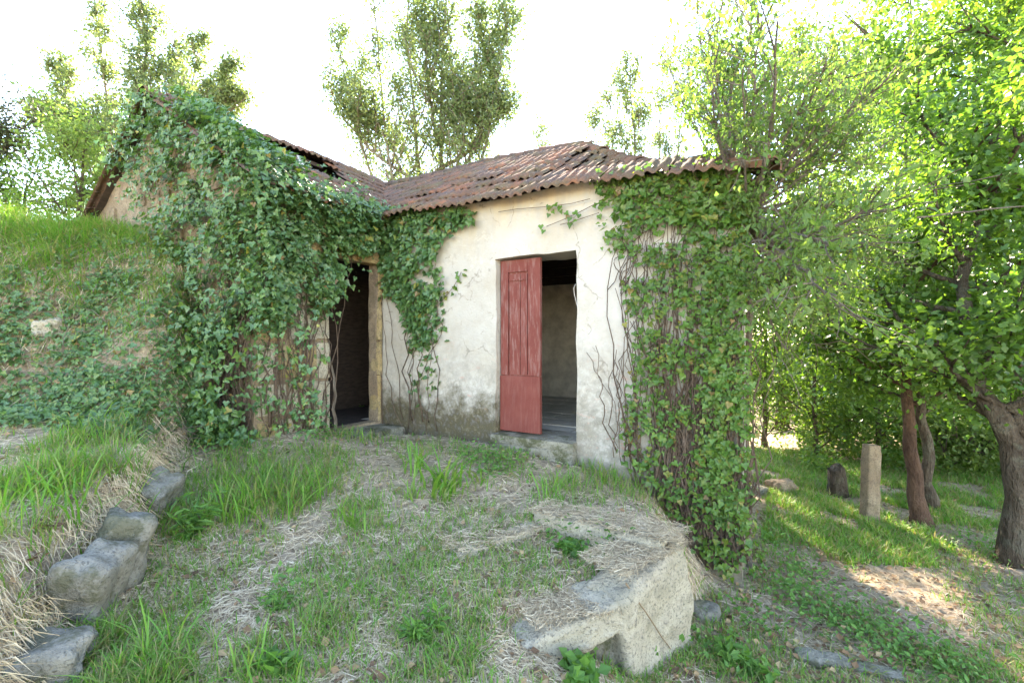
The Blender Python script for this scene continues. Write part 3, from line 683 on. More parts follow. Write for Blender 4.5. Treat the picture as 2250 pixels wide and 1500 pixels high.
# --- ivy over the left wing: gable, roof edge and courtyard wall
P_gable = [(322, 215), (470, 215), (560, 330), (570, 520), (565, 740), (470, 790), (420, 760), (400, 720), (375, 600), (330, 560), (330, 480), (300, 400), (245, 370), (262, 330), (290, 290)]
P_court = [(562, 385), (640, 400), (740, 430), (840, 462), (850, 520), (800, 545), (770, 600), (722, 690), (700, 720), (640, 700), (560, 740)]
P_low = [(560, 700), (715, 690), (720, 950), (560, 960), (430, 960), (410, 740)]
P_corn = [(535, 330), (600, 330), (620, 560), (600, 720), (560, 740), (520, 600)]
P_edge = [(195, 440), (225, 440), (215, 520), (185, 520)]
ivyA = thing('ivy_plant', P(560, 970, 4.8), 'dense dark ivy smothering the gable and corner of the left wing', 'ivy')
ps, ns, ts = [], [], []
for poly, n, o3, n3, th, cl in ((P_gable, 6200, OG, NG, .40, .42), (P_court, 4800, OC, NC, .34, .40), (P_court, 900, OC, NC, .1, .2), (P_gable, 1500, OG, NG, .2, .2), (P_corn, 1100, OC, NC, .3, .1), (P_corn, 900, OG, NG, .3, .1), (P_edge, 260, OG, NG, .15, 0), (P_low, 420, OC, NC, .12, .34), (P_low, 420, OG, NG, .12, .34)):
    p = wall_leaves(poly, n, o3, n3, th, clump=cl, seed=n); a, b = leaf_orient(p, n3); ps.append(p); ns.append(a); ts.append(b)
# on the roof above the corner and hanging past the eave
uu = -rng.random(5200) ** 1.5 * 2.0 + .28; lim = np.interp(-uu, [-.3, .0, .15, .35, .7, 1.2, 2.0], [1.72, 1.55, 1.0, .66, .60, .66, .78])
vv = VG - .16 + rng.random(5200) * lim
keep = fbm(uu * 3, vv * 3, 0, 77, 3) > -.22
uu, vv = uu[keep], vv[keep]
p = wpt(uu, vv, z_left(uu, vv) + .03 + .30 * rng.random(len(uu)) ** 1.2 - .25 * (uu > .12))
a = nrm(np.array([0, -.35, .9]) + rv(len(p)) * .7); ps.append(p); ns.append(a); ts.append(NC + DN * .5 + rv(len(p)) * .9)
n_ = 1300; v_ = rng.uniform(VG - .18, -.3, n_); u_ = rng.uniform(.02, .36, n_); p = wpt(u_, v_, z_left(0, v_) - .16 + rng.normal(0, .10, n_))
ps.append(p); ns.append(nrm(NC + [0, 0, .6] + rv(n_) * .7)); ts.append(NC * .4 + DN + rv(n_) * .8)
n_ = 500; u_ = rng.uniform(-2.0, .2, n_); p = wpt(u_, VG - .12 - .2 * rng.random(n_), z_left(u_, VG) - .1 + rng.normal(0, .12, n_))
ps.append(p); ns.append(nrm(NG + [0, 0, .5] + rv(n_) * .7)); ts.append(DN + rv(n_) * .8)
pA, nA, tA = map(np.concatenate, (ps, ns, ts)); sA = .024 + .058 * rng.random(len(pA)) ** 1.5
rest = leaf_parts(ivyA, pA, nA, tA, sA, IVY, MAT['ivy_o'], 300)
V, T = leafmesh(pA[rest], nA[rest], tA[rest], sA[rest], IVY)
obj('foliage', V, T, MAT['ivy'], ivyA, rnd=np.repeat(rng.random(rest.sum()), len(IVY[0])), kind='stuff')
acc = climbing(34, 470, 562, 965, 420, OG, NG, 9, .010, 0, 1)
for a in (climbing(30, 565, 700, 955, 480, OC, NC, 9, .009, 0, 2),): acc.add(*a.get()[:2])
acc.build('stem', MAT['stem'], ivyA, True)
# --- ivy in the inner corner, hanging down the white wall
ivyB = thing('ivy_plant', wpt(.2, -.05, -1.0), 'ivy curtain hanging in the inner corner between dark doorway and white wall', 'ivy')
P_in = [(838, 455), (900, 462), (985, 462), (1050, 462), (1045, 486), (1000, 500), (965, 545), (970, 600), (968, 660), (955, 740), (915, 770), (900, 700), (870, 660), (850, 620), (838, 590)]
P_lint = [(700, 470), (850, 470), (850, 570), (810, 545), (760, 560), (735, 610), (715, 690), (700, 640)]
ps, ns, ts = [], [], []
for poly, n, o3, n3, th, cl in ((P_in, 1900, OF, NF, .18, .12), (P_lint, 900, OC, NC, .30, .25), ([(930, 640), (985, 640), (975, 730), (925, 760)], 70, OF, NF, .05, 0),
                                ([(900, 780), (960, 760), (970, 860), (900, 900)], 40, OF, NF, .05, 0)):
    p = wall_leaves(poly, n, o3, n3, th, clump=cl, seed=n); a, b = leaf_orient(p, n3, .6); ps.append(p); ns.append(a); ts.append(b)
pB, nB, tB = map(np.concatenate, (ps, ns, ts)); sB = rng.uniform(.045, .095, len(pB))
rest = leaf_parts(ivyB, pB, nB, tB, sB, IVY, MAT['ivy_o'], 300)
V, T = leafmesh(pB[rest], nB[rest], tB[rest], sB[rest], IVY)
obj('foliage', V, T, MAT['ivy'], ivyB, rnd=np.repeat(rng.random(rest.sum()), len(IVY[0])), kind='stuff')
acc = climbing(12, 850, 960, 940, 520, OF, NF, 7, .005, 0, 3)
q = on_plane(np.array([970., 985, 1000, 1012, 1018]), np.array([668., 650, 632, 612, 598]), OF, NF) + NF * .04
acc.add(*tube(q, .004, 4)); acc.build('stem', MAT['stem'], ivyB, True)
p = np.repeat(q[1:], 4, 0) + rng.normal(0, .03, (16, 3)); a, b = leaf_orient(p, NF, .5)
V, T = leafmesh(p, a, b, rng.uniform(.04, .06, 16), IVY); obj('sprig', V, T, MAT['ivy_light'], ivyB, rnd=np.repeat(rng.random(16), 9), kind='stuff')
# --- ivy on the right corner
ivyC = thing('ivy_plant', P(1560, 1290, 4.1), 'light green ivy with bare brown stems climbing the right corner of the house', 'ivy')
P_r1 = [(1330, 400), (1500, 365), (1640, 360), (1655, 560), (1645, 900), (1640, 1200), (1600, 1260), (1500, 1160), (1440, 1050), (1365, 1000), (1385, 900), (1400, 780), (1375, 620), (1320, 500)]
P_r2 = [(1300, 395), (1500, 370), (1640, 365), (1650, 480), (1560, 500), (1480, 470), (1420, 500), (1330, 480)]
P_r3 = [(1560, 520), (1650, 520), (1645, 1200), (1600, 1250), (1540, 1000), (1550, 700)]
ps, ns, ts = [], [], []
for poly, n, o3, n3, th, cl in ((P_r1, 4300, OF, NF, .17, .22), (P_r2, 1000, OF, NF, .22, .2), (P_r3, 1500, OF, NF, .20, .25)):
    p = wall_leaves(poly, n, o3, n3, th, clump=cl, cs=6, seed=n); a, b = leaf_orient(p, n3, .7); ps.append(p); ns.append(a); ts.append(b)
v_ = rng.random(700) ** 1.5 * 1.6; p = wpt(UR + .03 - .21 * v_ + .14 * rng.random(700), v_, rng.uniform(-2.1, 1.5, 700)); a, b = leaf_orient(p, NC, .7); ps.append(p); ns.append(a); ts.append(b)
pC, nC, tC = map(np.concatenate, (ps, ns, ts)); sC = .022 + .05 * rng.random(len(pC)) ** 1.5; sC[(pC[:, 2] > .9)] *= 1.2
rest = leaf_parts(ivyC, pC, nC, tC, sC, IVY, MAT['ivy_light_o'], 300)
V, T = leafmesh(pC[rest], nC[rest], tC[rest], sC[rest], IVY)
obj('foliage', V, T, MAT['ivy_light'], ivyC, rnd=np.repeat(rng.random(rest.sum()), len(IVY[0])), kind='stuff')
acc = climbing(100, 1405, 1645, 1150, 420, OF, NF, 12, .006, -.8, 4)
for a in (climbing(45, 1480, 1645, 1230, 700, OF, NF, 16, .008, 0, 5), climbing(12, 1300, 1400, 640, 430, OF, NF, 8, .004, 3, 6), climbing(11, 1350, 1420, 1000, 640, OF, NF, 8, .004, -2, 7)): acc.add(*a.get()[:2])
for k in range(40):
    x = random.uniform(1420, 1630); y = random.uniform(430, 1150); n_ = 7
    q = on_plane(x + np.cumsum(rng.normal(6, 9, n_)), y + np.cumsum(rng.normal(0, 14, n_)), OF, NF) + NF * (.05 + .1 * random.random()); acc.add(*tube(q, .004, 3))
for pts in ([(1310, 452), (1275, 470), (1240, 486), (1205, 500)], [(1320, 470), (1290, 480), (1262, 490), (1235, 496)], [(1300, 440), (1260, 450), (1215, 456), (1140, 462), (1100, 468)]):
    pts = np.array(pts, float); acc.add(*tube(on_plane(pts[:, 0], pts[:, 1], OF, NF) + NF * .05, .004, 3))
acc.build('stem', MAT['stem'], ivyC, True)
pts = np.array([(1215, 448), (1222, 465), (1250, 478), (1262, 492), (1240, 470), (1205, 500), (1270, 470), (1225, 452)], float); pts = np.repeat(pts, 2, 0) + rng.normal(0, 6, (16, 2))
p = on_plane(pts[:, 0], pts[:, 1], OF, NF) + NF * .06; a, b = leaf_orient(p, NF, .5); V, T = leafmesh(p, a, b, rng.uniform(.05, .08, 16), IVY)
obj('sprig', V, T, MAT['ivy_light'], ivyC, rnd=np.repeat(rng.random(16), 9), kind='stuff')

# ------------------------------------------------------------------ trees
def bend(p0, d, L, n, wob, up, r):
    p = [np.array(p0, float)]; d = nrm(d); st = L / n
    for i in range(n):
        d = nrm(d + r.normal(0, wob, 3) + np.array([0, 0, up])); p.append(p[-1] + d * st)
    return np.array(p)
def tree(name, label, trunk, r0, nb, bl, ang, up, nsub, leaves, spread, lsize, mat, bark, group=None, start=.25, seed=1, shape='round', T=OVAL, droop=.3, sub=.38, cat='tree', parts=0, extra=(), flat=1.0):
    r = np.random.default_rng(seed); trunk = np.array(trunk, float)
    t0 = np.linspace(0, 1, len(trunk)); tt = np.linspace(0, 1, 14); path = np.stack([np.interp(tt, t0, trunk[:, k]) for k in range(3)], 1)
    path[1:-1] += r.normal(0, .006, (12, 3)) * np.linalg.norm(trunk[-1] - trunk[0]) * .6
    o = thing(name, path[0] + [0, 0, .0], label, cat, group); acc = Acc()
    acc.add(*tube(path, np.linspace(r0, r0 * .12, 14) * (1 + .5 * np.exp(-tt * 18)), 9)); anchors = []
    limbs = [(path, start)] + []
    for e in extra:
        e = np.array(e, float); te = np.linspace(0, 1, 10); pe = np.stack([np.interp(te, np.linspace(0, 1, len(e)), e[:, k]) for k in range(3)], 1)
        pe[1:-1] += r.normal(0, .04, (8, 3)); acc.add(*tube(pe, np.linspace(r0 * .62, r0 * .1, 10), 7)); limbs.append((pe, .2))
    for path_, st_ in limbs:
        for b in range(nb if path_ is path else max(4, nb // 2)):
            t = st_ + (1 - st_) * ((b + r.random()) / (nb if path_ is path else max(4, nb // 2))); i = t * (len(path_) - 1); k = min(int(i), len(path_) - 2); f = i - k
            p0 = path_[k] * (1 - f) + path_[k + 1] * f
            az = b * 2.399 + r.normal(0, .4); an = ang + r.normal(0, .15)
            q = (t - st_) / (1 - st_)
            L = bl * {'round': .45 + .75 * math.sin(math.pi * min(1, .12 + .80 * q)), 'cone': 1.15 - .85 * q, 'even': 1.0}[shape] * r.uniform(.75, 1.2)
            d = np.array([math.cos(az) * math.sin(an), math.sin(az) * math.sin(an) * flat, math.cos(an)])
            bp = bend(p0, d, L, 7, .10, up, r); acc.add(*tube(bp, np.linspace(r0 * .32 * (1 - .55 * q), .006, 8), 5))
            anchors.append(bp[3:])
            for s in range(nsub):
                j = r.uniform(.2, 1) * 6.99; kk = int(j); ps_ = bp[kk] + (bp[kk + 1] - bp[kk]) * (j - kk)
                sp = bend(ps_, nrm(bp[kk + 1] - bp[kk]) + r.normal(0, .55, 3), L * sub * r.uniform(.6, 1.2), 4, .12, up * .8, r)
                acc.add(*tube(sp, np.linspace(.016, .004, 5) * (1 + r0), 3)); anchors.append(sp[1:])
    acc.build('trunk', bark, o, True)
    A = np.concatenate(anchors); A = A[r.random(len(A)) < .86]
    w = r.random(len(A)) ** 3 + .03; w /= w.sum(); c = r.choice(len(A), leaves, p=w)
    p = A[c] + r.normal(0, spread, (leaves, 3)) * (.5 + r.random((leaves, 1)))
    n = nrm(r.normal(size=(leaves, 3)) + [0, 0, .6]); t = r.normal(size=(leaves, 3)) + [0, 0, -droop]
    s = lsize * r.uniform(.6, 1.25, leaves)
    if parts:
        m = leaf_parts(o, p, n, t, s, T, MAT['oak_o'], parts); p, n, t, s = p[m], n[m], t[m], s[m]
    tone = (noise(A[:, 0] * 1.1, A[:, 1] * 1.1, A[:, 2] * 1.1, seed) * .5 + .5)
    c2 = c[m] if parts else c
    rr = np.clip(.35 * tone[c2] + .65 * r.random(len(p)), 0, 1)
    V, T_ = leafmesh(p, n, t, s, T); obj('crown', V, T_, mat, o, rnd=np.repeat(rr, len(T[0])), kind='stuff')
    return o
def B(px, Y, z): return np.array([(px - 1125) / F * Y, Y, z])
G1 = 'poplars standing behind the house'
def poplar(label, px, Y, zb, tops, n, seed, ls=.10, w=.9, lo=.25):
    """tall tree of several upright leaders; tops = photo pixels of the leader tips"""
    base = B(px, Y, zb); tips = [P(a, b, Y + random.uniform(-.8, .8)) for a, b in tops]
    main = tips[0]; ex = []
    for k, tp in enumerate(tips[1:]):
        f = .14 + .05 * k; s = base + (main - base) * f; mid = s + (tp - s) * .45 + np.array([(tp[0] - s[0]) * .18, 0, 0]); ex.append([s, mid, tp])
    return tree('poplar_tree', label, [base, (base + main) / 2 + [.1, 0, 0], main], .12, 34, w * 1.45, .62, .10, 7, n, .11 * w + .03, ls, MAT['poplar'], MAT['pop_bark'], G1, lo, seed, 'cone', OVAL, .4, .42, extra=ex)
poplar('broad silvery poplar with several leaders behind the ivy gable', 300, 14, 0.8, [(322, 8), (215, 20), (440, 85), (118, 130), (512, 140), (90, 250), (390, 120), (75, 260), (540, 215)], 42000, 11, .12, 1.0, .2)
poplar('tallest poplar, hiding the sun above the roof valley', 935, 15, -2.5, [(985, -190), (800, -150), (1130, -60), (740, 95), (880, -200), (1060, 20), (1125, 60), (730, 220), (1110, 250), (930, 40)], 52000, 12, .12, 1.45, .2)
poplar('slim poplar behind the roof ridge and twiggy shrub', 1400, 19, -3, [(1385, 145), (1335, 175), (1460, 150), (1520, 120), (1300, 250)], 17000, 13, .14, 1.4, .35)
poplar('small poplar tip just showing over the roof ridge', 1190, 40, -5, [(1192, 275), (1165, 300), (1215, 300)], 3000, 14, .28, 2.0, .5)
tree('dark_tree', 'dark purple-leaved tree at the left edge of the view', [B(-75, 11, 1.2), B(-60, 11, 4.0), P(-35, 290, 11)], .14, 14, 1.3, .8, .04, 5, 5000, .2, .10, MAT['dark_leaf'], MAT['bark'], None, .3, 15)
tree('round_tree', 'yellow-green tree behind the bank beside the gable wall', [B(175, 10.5, .6), B(170, 10.5, 2.4), P(185, 330, 10.5)], .12, 16, 1.25, .8, .05, 5, 7500, .22, .10, MAT['lime'], MAT['bark'], None, .1, 16)
tree('round_tree', 'low dark green tree at the left behind the bank', [B(40, 12, .8), B(45, 12, 2.6), P(60, 395, 12)], .12, 16, 1.6, .9, .03, 5, 7500, .24, .11, MAT['oak'], MAT['bark'], None, .1, 17)
G2 = 'broadleaf trees in the wood on the right'
g1 = gpx(2243, 1245)
def up(px, py, Y): return P(px, py, Y)
tree('oak_tree', 'mossy forked oak trunk at the right edge with dark leafy limbs', [g1 - [0, 0, .15], up(2240, 1080, 4.75), up(2222, 960, 4.8), up(2150, 850, 4.9), up(2110, 650, 5.1), up(2150, 420, 5.4), up(2235, 190, 5.6)], .145, 22, 1.25, 1.15, .04, 6, 15000, .15, .085, MAT['oak'], MAT['bark'], G2, .34, 21, 'even', OAK, .4, .45, parts=200,
     extra=[[up(2224, 970, 4.8), up(2260, 900, 4.7), up(2330, 700, 4.7), up(2380, 300, 4.9)]])
g2 = gpx(2028, 1150)
tree('oak_tree', 'slender oak with reddish peeling trunk right of the stone post', [g2 - [0, 0, .1], up(2015, 1060, g2[1]), up(1992, 930, g2[1]), up(1988, 700, g2[1] + .2), up(2010, 450, g2[1] + .4), up(2060, 250, g2[1] + .6)], .105, 20, 1.45, 1.2, .03, 6, 13000, .19, .095, MAT['oak'], MAT['red_bark'], G2, .42, 22, 'even', OAK, .4, .45)
g3 = gpx(2045, 1118)
tree('oak_tree', 'thin dark trunked oak close behind the reddish trunk', [g3 - [0, 0, .1], up(2040, 1000, g3[1]), up(2020, 850, g3[1]), up(2080, 500, g3[1] + .5), up(2150, 150, g3[1] + .8)], .09, 18, 1.5, 1.15, .03, 6, 12000, .2, .10, MAT['oak'], MAT['bark'], G2, .38, 23, 'even', OAK, .4, .45)
# taller trees further back on the right
for k, (px, Y, top, mat, n, lab, bl) in enumerate([
        (2180, 8.2, -80, 'bush', 15000, 'tall bright oak leaning in over the upper right of the wood', 1.9),
        (2330, 7.0, -200, 'oak', 10000, 'big oak crown beyond the right edge of the view', 1.9),
        (1985, 11.5, -20, 'bush', 15000, 'tall sunlit tree behind the twiggy shrub', 1.9),
        (2080, 14, 120, 'lime', 11000, 'pale green tree far back between the oaks', 2.2), (1735, 14.5, 180, 'lime', 15000, 'pale leafy tree showing through the twigs beside the house corner', 2.3)]):
    zb = float(ground(*B(px, Y, 0)[:2])); lean = (-130 if k == 0 else -40 if k == 2 else 30)
    tree('broadleaf_tree', lab, [B(px - lean * .6, Y, zb - .1), P(px - lean * .4, 700, Y), P(px, 350, Y), P(px - lean * .4, top, Y)], .13, 24, bl, 1.1, .03, 6, n, .27, .12, MAT[mat], MAT['bark'], G2, .25, 31 + k, 'round', OVAL, .35, .42)
# low trees and bushes at the back of the clearing
labs = ['leafy young tree at the back of the clearing beside the house corner', 'bushy small tree behind the dark stump', 'sunlit hazel bush between the stump and the stone post', 'green bush directly behind the stone post',
        'pale sunlit bush behind the reddish trunk', 'bright low bush right of the thin dark trunk', 'shady bush beyond the forked oak', 'far bush glowing at the back of the wood']
for k, (px, Y, top, n, mat) in enumerate([(1680, 11.5, 640, 8000, 'bush'), (1790, 10.5, 640, 8000, 'oak'), (1860, 12, 650, 8000, 'bush'), (1930, 10, 700, 7000, 'oak'), (2010, 12.5, 600, 9000, 'lime'), (2110, 9.0, 990, 3000, 'lime'), (2200, 9.5, 760, 6000, 'oak'), (1730, 15, 560, 9000, 'lime')]):
    zb = float(ground(*B(px, Y, 0)[:2])); h = (750 - top) / F * Y - zb
    tree('bush', labs[k], [B(px, Y, zb - .1), B(px, Y, zb + h * .5), P(px + 10, top, Y)], .06, 20, max(.7, h * .42), 1.0, .05, 5, n, .22, .105, MAT[mat], MAT['bark'], 'bushes at the back of the clearing', .04, 41 + k, 'round', OVAL, .3, .45, 'bush')
# far-off wood closing the view
acc = Acc(); N = 60000
ang = rng.uniform(-.1, 1.25, N); rad = rng.uniform(19, 34, N); x, y = rad * np.sin(ang), rad * np.cos(ang)
base = -3 - .05 * (y - 9).clip(0); hh = (2.6 + 3.4 * (noise(ang * 14, 0, 0, 5) * .5 + .5) + 2.0 * ss(.75, 1.0, ang)) * np.sqrt(rng.random(N)) * 1.0
p = np.stack([x, y, base + hh], 1); V, T = leafmesh(p, rv(N) + [0, 0, .5], rv(N), rng.uniform(.15, .3, N))
obj('far_wood', V, T, MAT['bush'], rnd=np.repeat(rng.random(N), 4), kind='stuff')

N = 26000; y = rng.uniform(8.6, 15, N); x = y * rng.uniform(.50, 1.2, N); u, v = xy2uv(x, y); m = (u > UR + .6) & (fbm(x * 1.2, y * 1.2, 0, 61) + .5 * ss(8.5, 11, y) > .12); x, y = x[m], y[m]; N = len(x)
p = np.stack([x, y, height0(x, y) + rng.random(N) ** 1.3 * (.35 + .9 * ss(8.6, 11.5, y))], 1); V, T = leafmesh(p, rv(N) + [0, 0, .6], rv(N), rng.uniform(.06, .13, N))
obj('undergrowth', V, T, MAT['bush'], rnd=np.repeat(rng.random(N), 4), kind='stuff')

# ------------------------------------------------------------------ twiggy shrub leaning out from the right corner of the roof
sh0 = wpt(UR + .02, .25, 1.20)
shrub = thing('twiggy_shrub', wpt(UR + .1, .3, -2.2), 'tangled grey-twigged shrub fanning out from the right corner of the roof', 'shrub')
acc = Acc(); r = np.random.default_rng(5); tips = []
trunk_ = np.array([wpt(UR + .02, .5, -2.3), wpt(UR - .02, .6, -1.0), wpt(UR + .04, .45, .3), sh0]); acc.add(*tube(trunk_, [.04, .035, .03, .045], 7))
tg = [(1560, 60), (1610, 40), (1660, 90), (1700, 60), (1740, 110), (1800, 60), (1830, 150), (1880, 120), (1930, 210), (1900, 260), (1960, 330), (1930, 400), (1960, 470), (1900, 520), (1930, 570), (1850, 600), (1880, 660), (1800, 690), (1760, 730), (1700, 640), (1540, 170), (1500, 100), (1580, 130)] * 3 + [(1710, 455), (1745, 480), (1770, 440), (1725, 520), (1790, 505), (1690, 415), (1800, 430), (1700, 560)] * 2
for k, (a, b) in enumerate(tg):
    tip = P(a + r.normal(0, 40), b + r.normal(0, 40), 4.6 + r.normal(0, .75)); src = sh0 + r.normal(0, .07, 3) + [0, 0, -.35 * r.random() * (b > 350)]
    L = np.linalg.norm(tip - src); mid = (src + tip) / 2 + np.array([0, 0, -.10 * L if b > 250 else -.03 * L]) + r.normal(0, .08, 3); t = np.linspace(0, 1, 11)[:, None]
    bp = (1 - t) ** 2 * src + 2 * t * (1 - t) * mid + t * t * tip + r.normal(0, .022, (11, 3)) * t
    acc.add(*tube(bp, np.linspace(.015, .004, 11) * r.uniform(.7, 1.4), 4)); tips.append(bp[7:])
    for s in range(9):
        j = r.integers(3, 10); d = nrm(bp[j] - bp[j - 1]) + r.normal(0, .42, 3); sp = bend(bp[j], d, L * .30 * r.uniform(.5, 1.2), 5, .14, .03, r); acc.add(*tube(sp, np.linspace(.0062, .0028, 6), 3)); tips.append(sp[3:])
        for q in range(2):
            sp2 = bend(sp[r.integers(1, 5)], d + r.normal(0, .5, 3), L * .15 * r.uniform(.5, 1.2), 3, .15, .02, r); acc.add(*tube(sp2, .0026, 3)); tips.append(sp2[2:])
acc.build('branch', MAT['twig'], shrub)
A = np.concatenate(tips); A = A[(A[:, 2] > .2) | (r.random(len(A)) < .45)]; n = 22000; c = r.choice(len(A), n); p = A[c] + r.normal(0, .045, (n, 3))
V, T = leafmesh(p, nrm(r.normal(size=(n, 3)) + [0, 0, .5]), DN + r.normal(size=(n, 3)) * .6, r.uniform(.035, .075, n), OVAL)
obj('foliage', V, T, MAT['lime'], shrub, rnd=np.repeat(r.random(n), 4), kind='stuff')

# ------------------------------------------------------------------ stone trough
trough = thing('stone_trough', [.45, 3.15, -2.0], 'broken granite trough filled with soil and weeds in the yard', 'trough')
def bar(a, b, w, ztop_a, ztop_b, h, name, mat, seed, off, n=10, amp=.018):
    a3, b3 = np.array([*a, ztop_a - h / 2]), np.array([*b, ztop_b - h / 2]); d = b3 - a3; nn = np.array([-d[1], d[0], 0]) / np.hypot(d[0], d[1])
    V, T = rockmesh((np.linalg.norm(d), w, h), n + 6, .42, amp, 4, seed); V = V + nrm(V) * (.022 * fbm(V[:, 0] * 15, V[:, 1] * 15, V[:, 2] * 15, seed + 40, 3))[:, None]; return obj(name, place(V, frame((a3 + b3) / 2 + nn * off, d)), T, mat, trough, True)
bar(TB, TA + [-.12, .02], .22, -1.315, -1.33, .55, 'rim_block', MAT['granite'], 1, -.10)
bar(TE + [.0, .0], TA, .30, -1.475, -1.335, .9, 'end_block', MAT['granite'], 2, .11, 18, .03)
bar(TD + [-.06, -.02], TE + [.08, .04], .36, -1.64, -1.47, .20, 'broken_slab', MAT['granite'], 3, .12, 16, .03)
bar(TC, TB, .18, -1.46, -1.40, .4, 'rim_block', MAT['granite'], 4, -.08)
bar(TD + [.02, .0], TE + [.12, .06], .26, -1.80, -1.60, .6, 'footing', MAT['moss_stone'], 7, .16, 10, .03)

# ------------------------------------------------------------------ stones of the bank, post, stump
def boulder(px, py, size, yaw, mat, label, seed, sink=.35, name='boulder', tilt=(0, 0, 1)):
    g = gpx(px, py); V, T = rockmesh(size, 16, .5, .16 * min(size) + .01, 2.6 / max(size), seed); V += nrm(V) * (.02 * fbm(V[:, 0] * 14, V[:, 1] * 14, V[:, 2] * 14, seed, 3))[:, None]
    V = place(V, frame([0, 0, 0], [math.cos(yaw), math.sin(yaw), 0], zd=tilt)) + g + [0, 0, size[2] * (.5 - sink)]
    return tag(obj(name, V, T, mat, None, True), label, 'stone', 'granite stones along the grassy ledge')
ROT = [.15, -.25, 0, .35, -.2]
for k, (y0, L, h, lab) in enumerate([(2.52, .34, .42, 'largest upright grey stone at the near end of the ledge edge'), (2.84, .30, .40, 'middle grey stone of the ledge edge beside the largest one'),
        (3.17, .34, .34, 'straw-topped stone in the middle of the ledge edge'), (3.52, .32, .28, 'low far stone of the ledge edge near the tall upright weed'), (3.86, .30, .22, 'smallest stone at the far end of the ledge edge')]):
    if k in (2, 4): continue
    x0 = float(edge_x(y0)) + .03 + .03 * (k % 2); dx = float(edge_x(y0 + .1) - edge_x(y0 - .1)) / .2; zt = float(height0(np.array([x0 - .4]), np.array([y0]))[0])
    V, T = rockmesh((L * 1.08, .24, h), 16, .45, .035, 6, 60 + k); V += nrm(V) * (.025 * fbm(V[:, 0] * 14, V[:, 1] * 14, V[:, 2] * 14, k, 3))[:, None]
    tag(obj('ledge_stone', place(V, frame([x0, y0, zt - h * .5 - (.15, .10, .2, .15, .2)[k]], [dx + ROT[k], 1, ROT[k] * .5], zd=(.30, 0, 1))), T, MAT['grey_stone'], None, True), lab, 'stone', 'granite stones along the grassy ledge')
boulder(60, 1480, (.46, .3, .22), .4, MAT['grey_stone'], 'broad grey stone half buried in the bottom left corner', 4, .45)
boulder(110, 725, (.26, .2, .2), .3, MAT['granite'], 'small tan stone sticking out of the bank face', 5, .45)
boulder(1665, 1082, (.24, .2, .14), .5, MAT['moss_stone'], 'small weathered rock in the clearing beside the house corner', 7, .3)
boulder(1718, 1078, (.36, .3, .22), .2, MAT['rubble'], 'rounded sunlit rock left of the stone post in the clearing', 8, .3)
boulder(1545, 1350, (.24, .2, .1), .2, MAT['grey_stone'], 'small grey stone on the ground below the ivy corner', 9, .3)
boulder(1810, 1455, (.3, .12, .05), -.3, MAT['grey_stone'], 'thin pale stone in the weeds at the lower right', 10, .2)
boulder(1930, 1480, (.3, .12, .05), -.4, MAT['grey_stone'], 'long pale flat stone at the bottom edge on the right', 11, .2)
g = gpx(1910, 1143); V, T = rockmesh((.17, .16, 1.08), 8, .35, .014, 6, 3); V[:, 2] += .46; V[:, 0] += V[:, 2] * .03
tag(obj('stone_post', V + g, T, MAT['rubble'], None, True), 'upright granite post standing alone in the sunlit clearing', 'post')
g = gpx(1840, 1088); V, T = tube(np.array([g - [0, 0, .1], g + [0, 0, .2], g + [-.02, 0, .42], g + [-.04, 0, .44]]), [.17, .13, .12, .10], 11)
tag(obj('tree_stump', V, T, MAT['bark'], None, True), 'dark broken tree stump at the back of the clearing', 'stump')
# sticks and dry stalks
def stick(pts, r, label, mat=None, name='stick', cat='stick'):
    pts = np.array(pts, float); t = np.linspace(0, 1, 10); p = np.stack([np.interp(t, np.linspace(0, 1, len(pts)), pts[:, k]) for k in range(3)], 1) + rng.normal(0, r * .6, (10, 3))
    V, T = tube(p, np.linspace(r, r * .45, 10), 5); return tag(obj(name, V, T, mat or MAT['twig']), label, cat)
stick([wpt(.05, -.80, -1.08), wpt(.02, -.82, -.5), wpt(-.02, -.84, .0)], .022, 'grey stick leaning in the dark doorway')
stick([P(2015, 480, 4.0), P(2130, 465, 3.9), P(2260, 452, 3.8), P(2330, 445, 3.7)], .008, 'thin bare branch stretched across the wood at the upper right', name='branch', cat='branch')
a = gpx(140, 732); b = gpx(205, 690); stick([a + [0, 0, .06], b + [0, 0, .12]], .014, 'blue-grey dead branch lying on the bank face')
a = gpx(1480, 1440); stick([P(1375, 1280, 2.75), P(1425, 1350, 2.72), a + [0, 0, .02]], .006, 'dry pale stalk hanging over the end block of the trough', MAT['straw'], 'stalk', 'stalk')
a = gpx(50, 965); stick([P(60, 990, 3.9), P(115, 925, 3.9), P(120, 915, 3.9)], .008, 'dry yellow stalk standing on the grassy ledge', MAT['straw'], 'stalk', 'stalk')

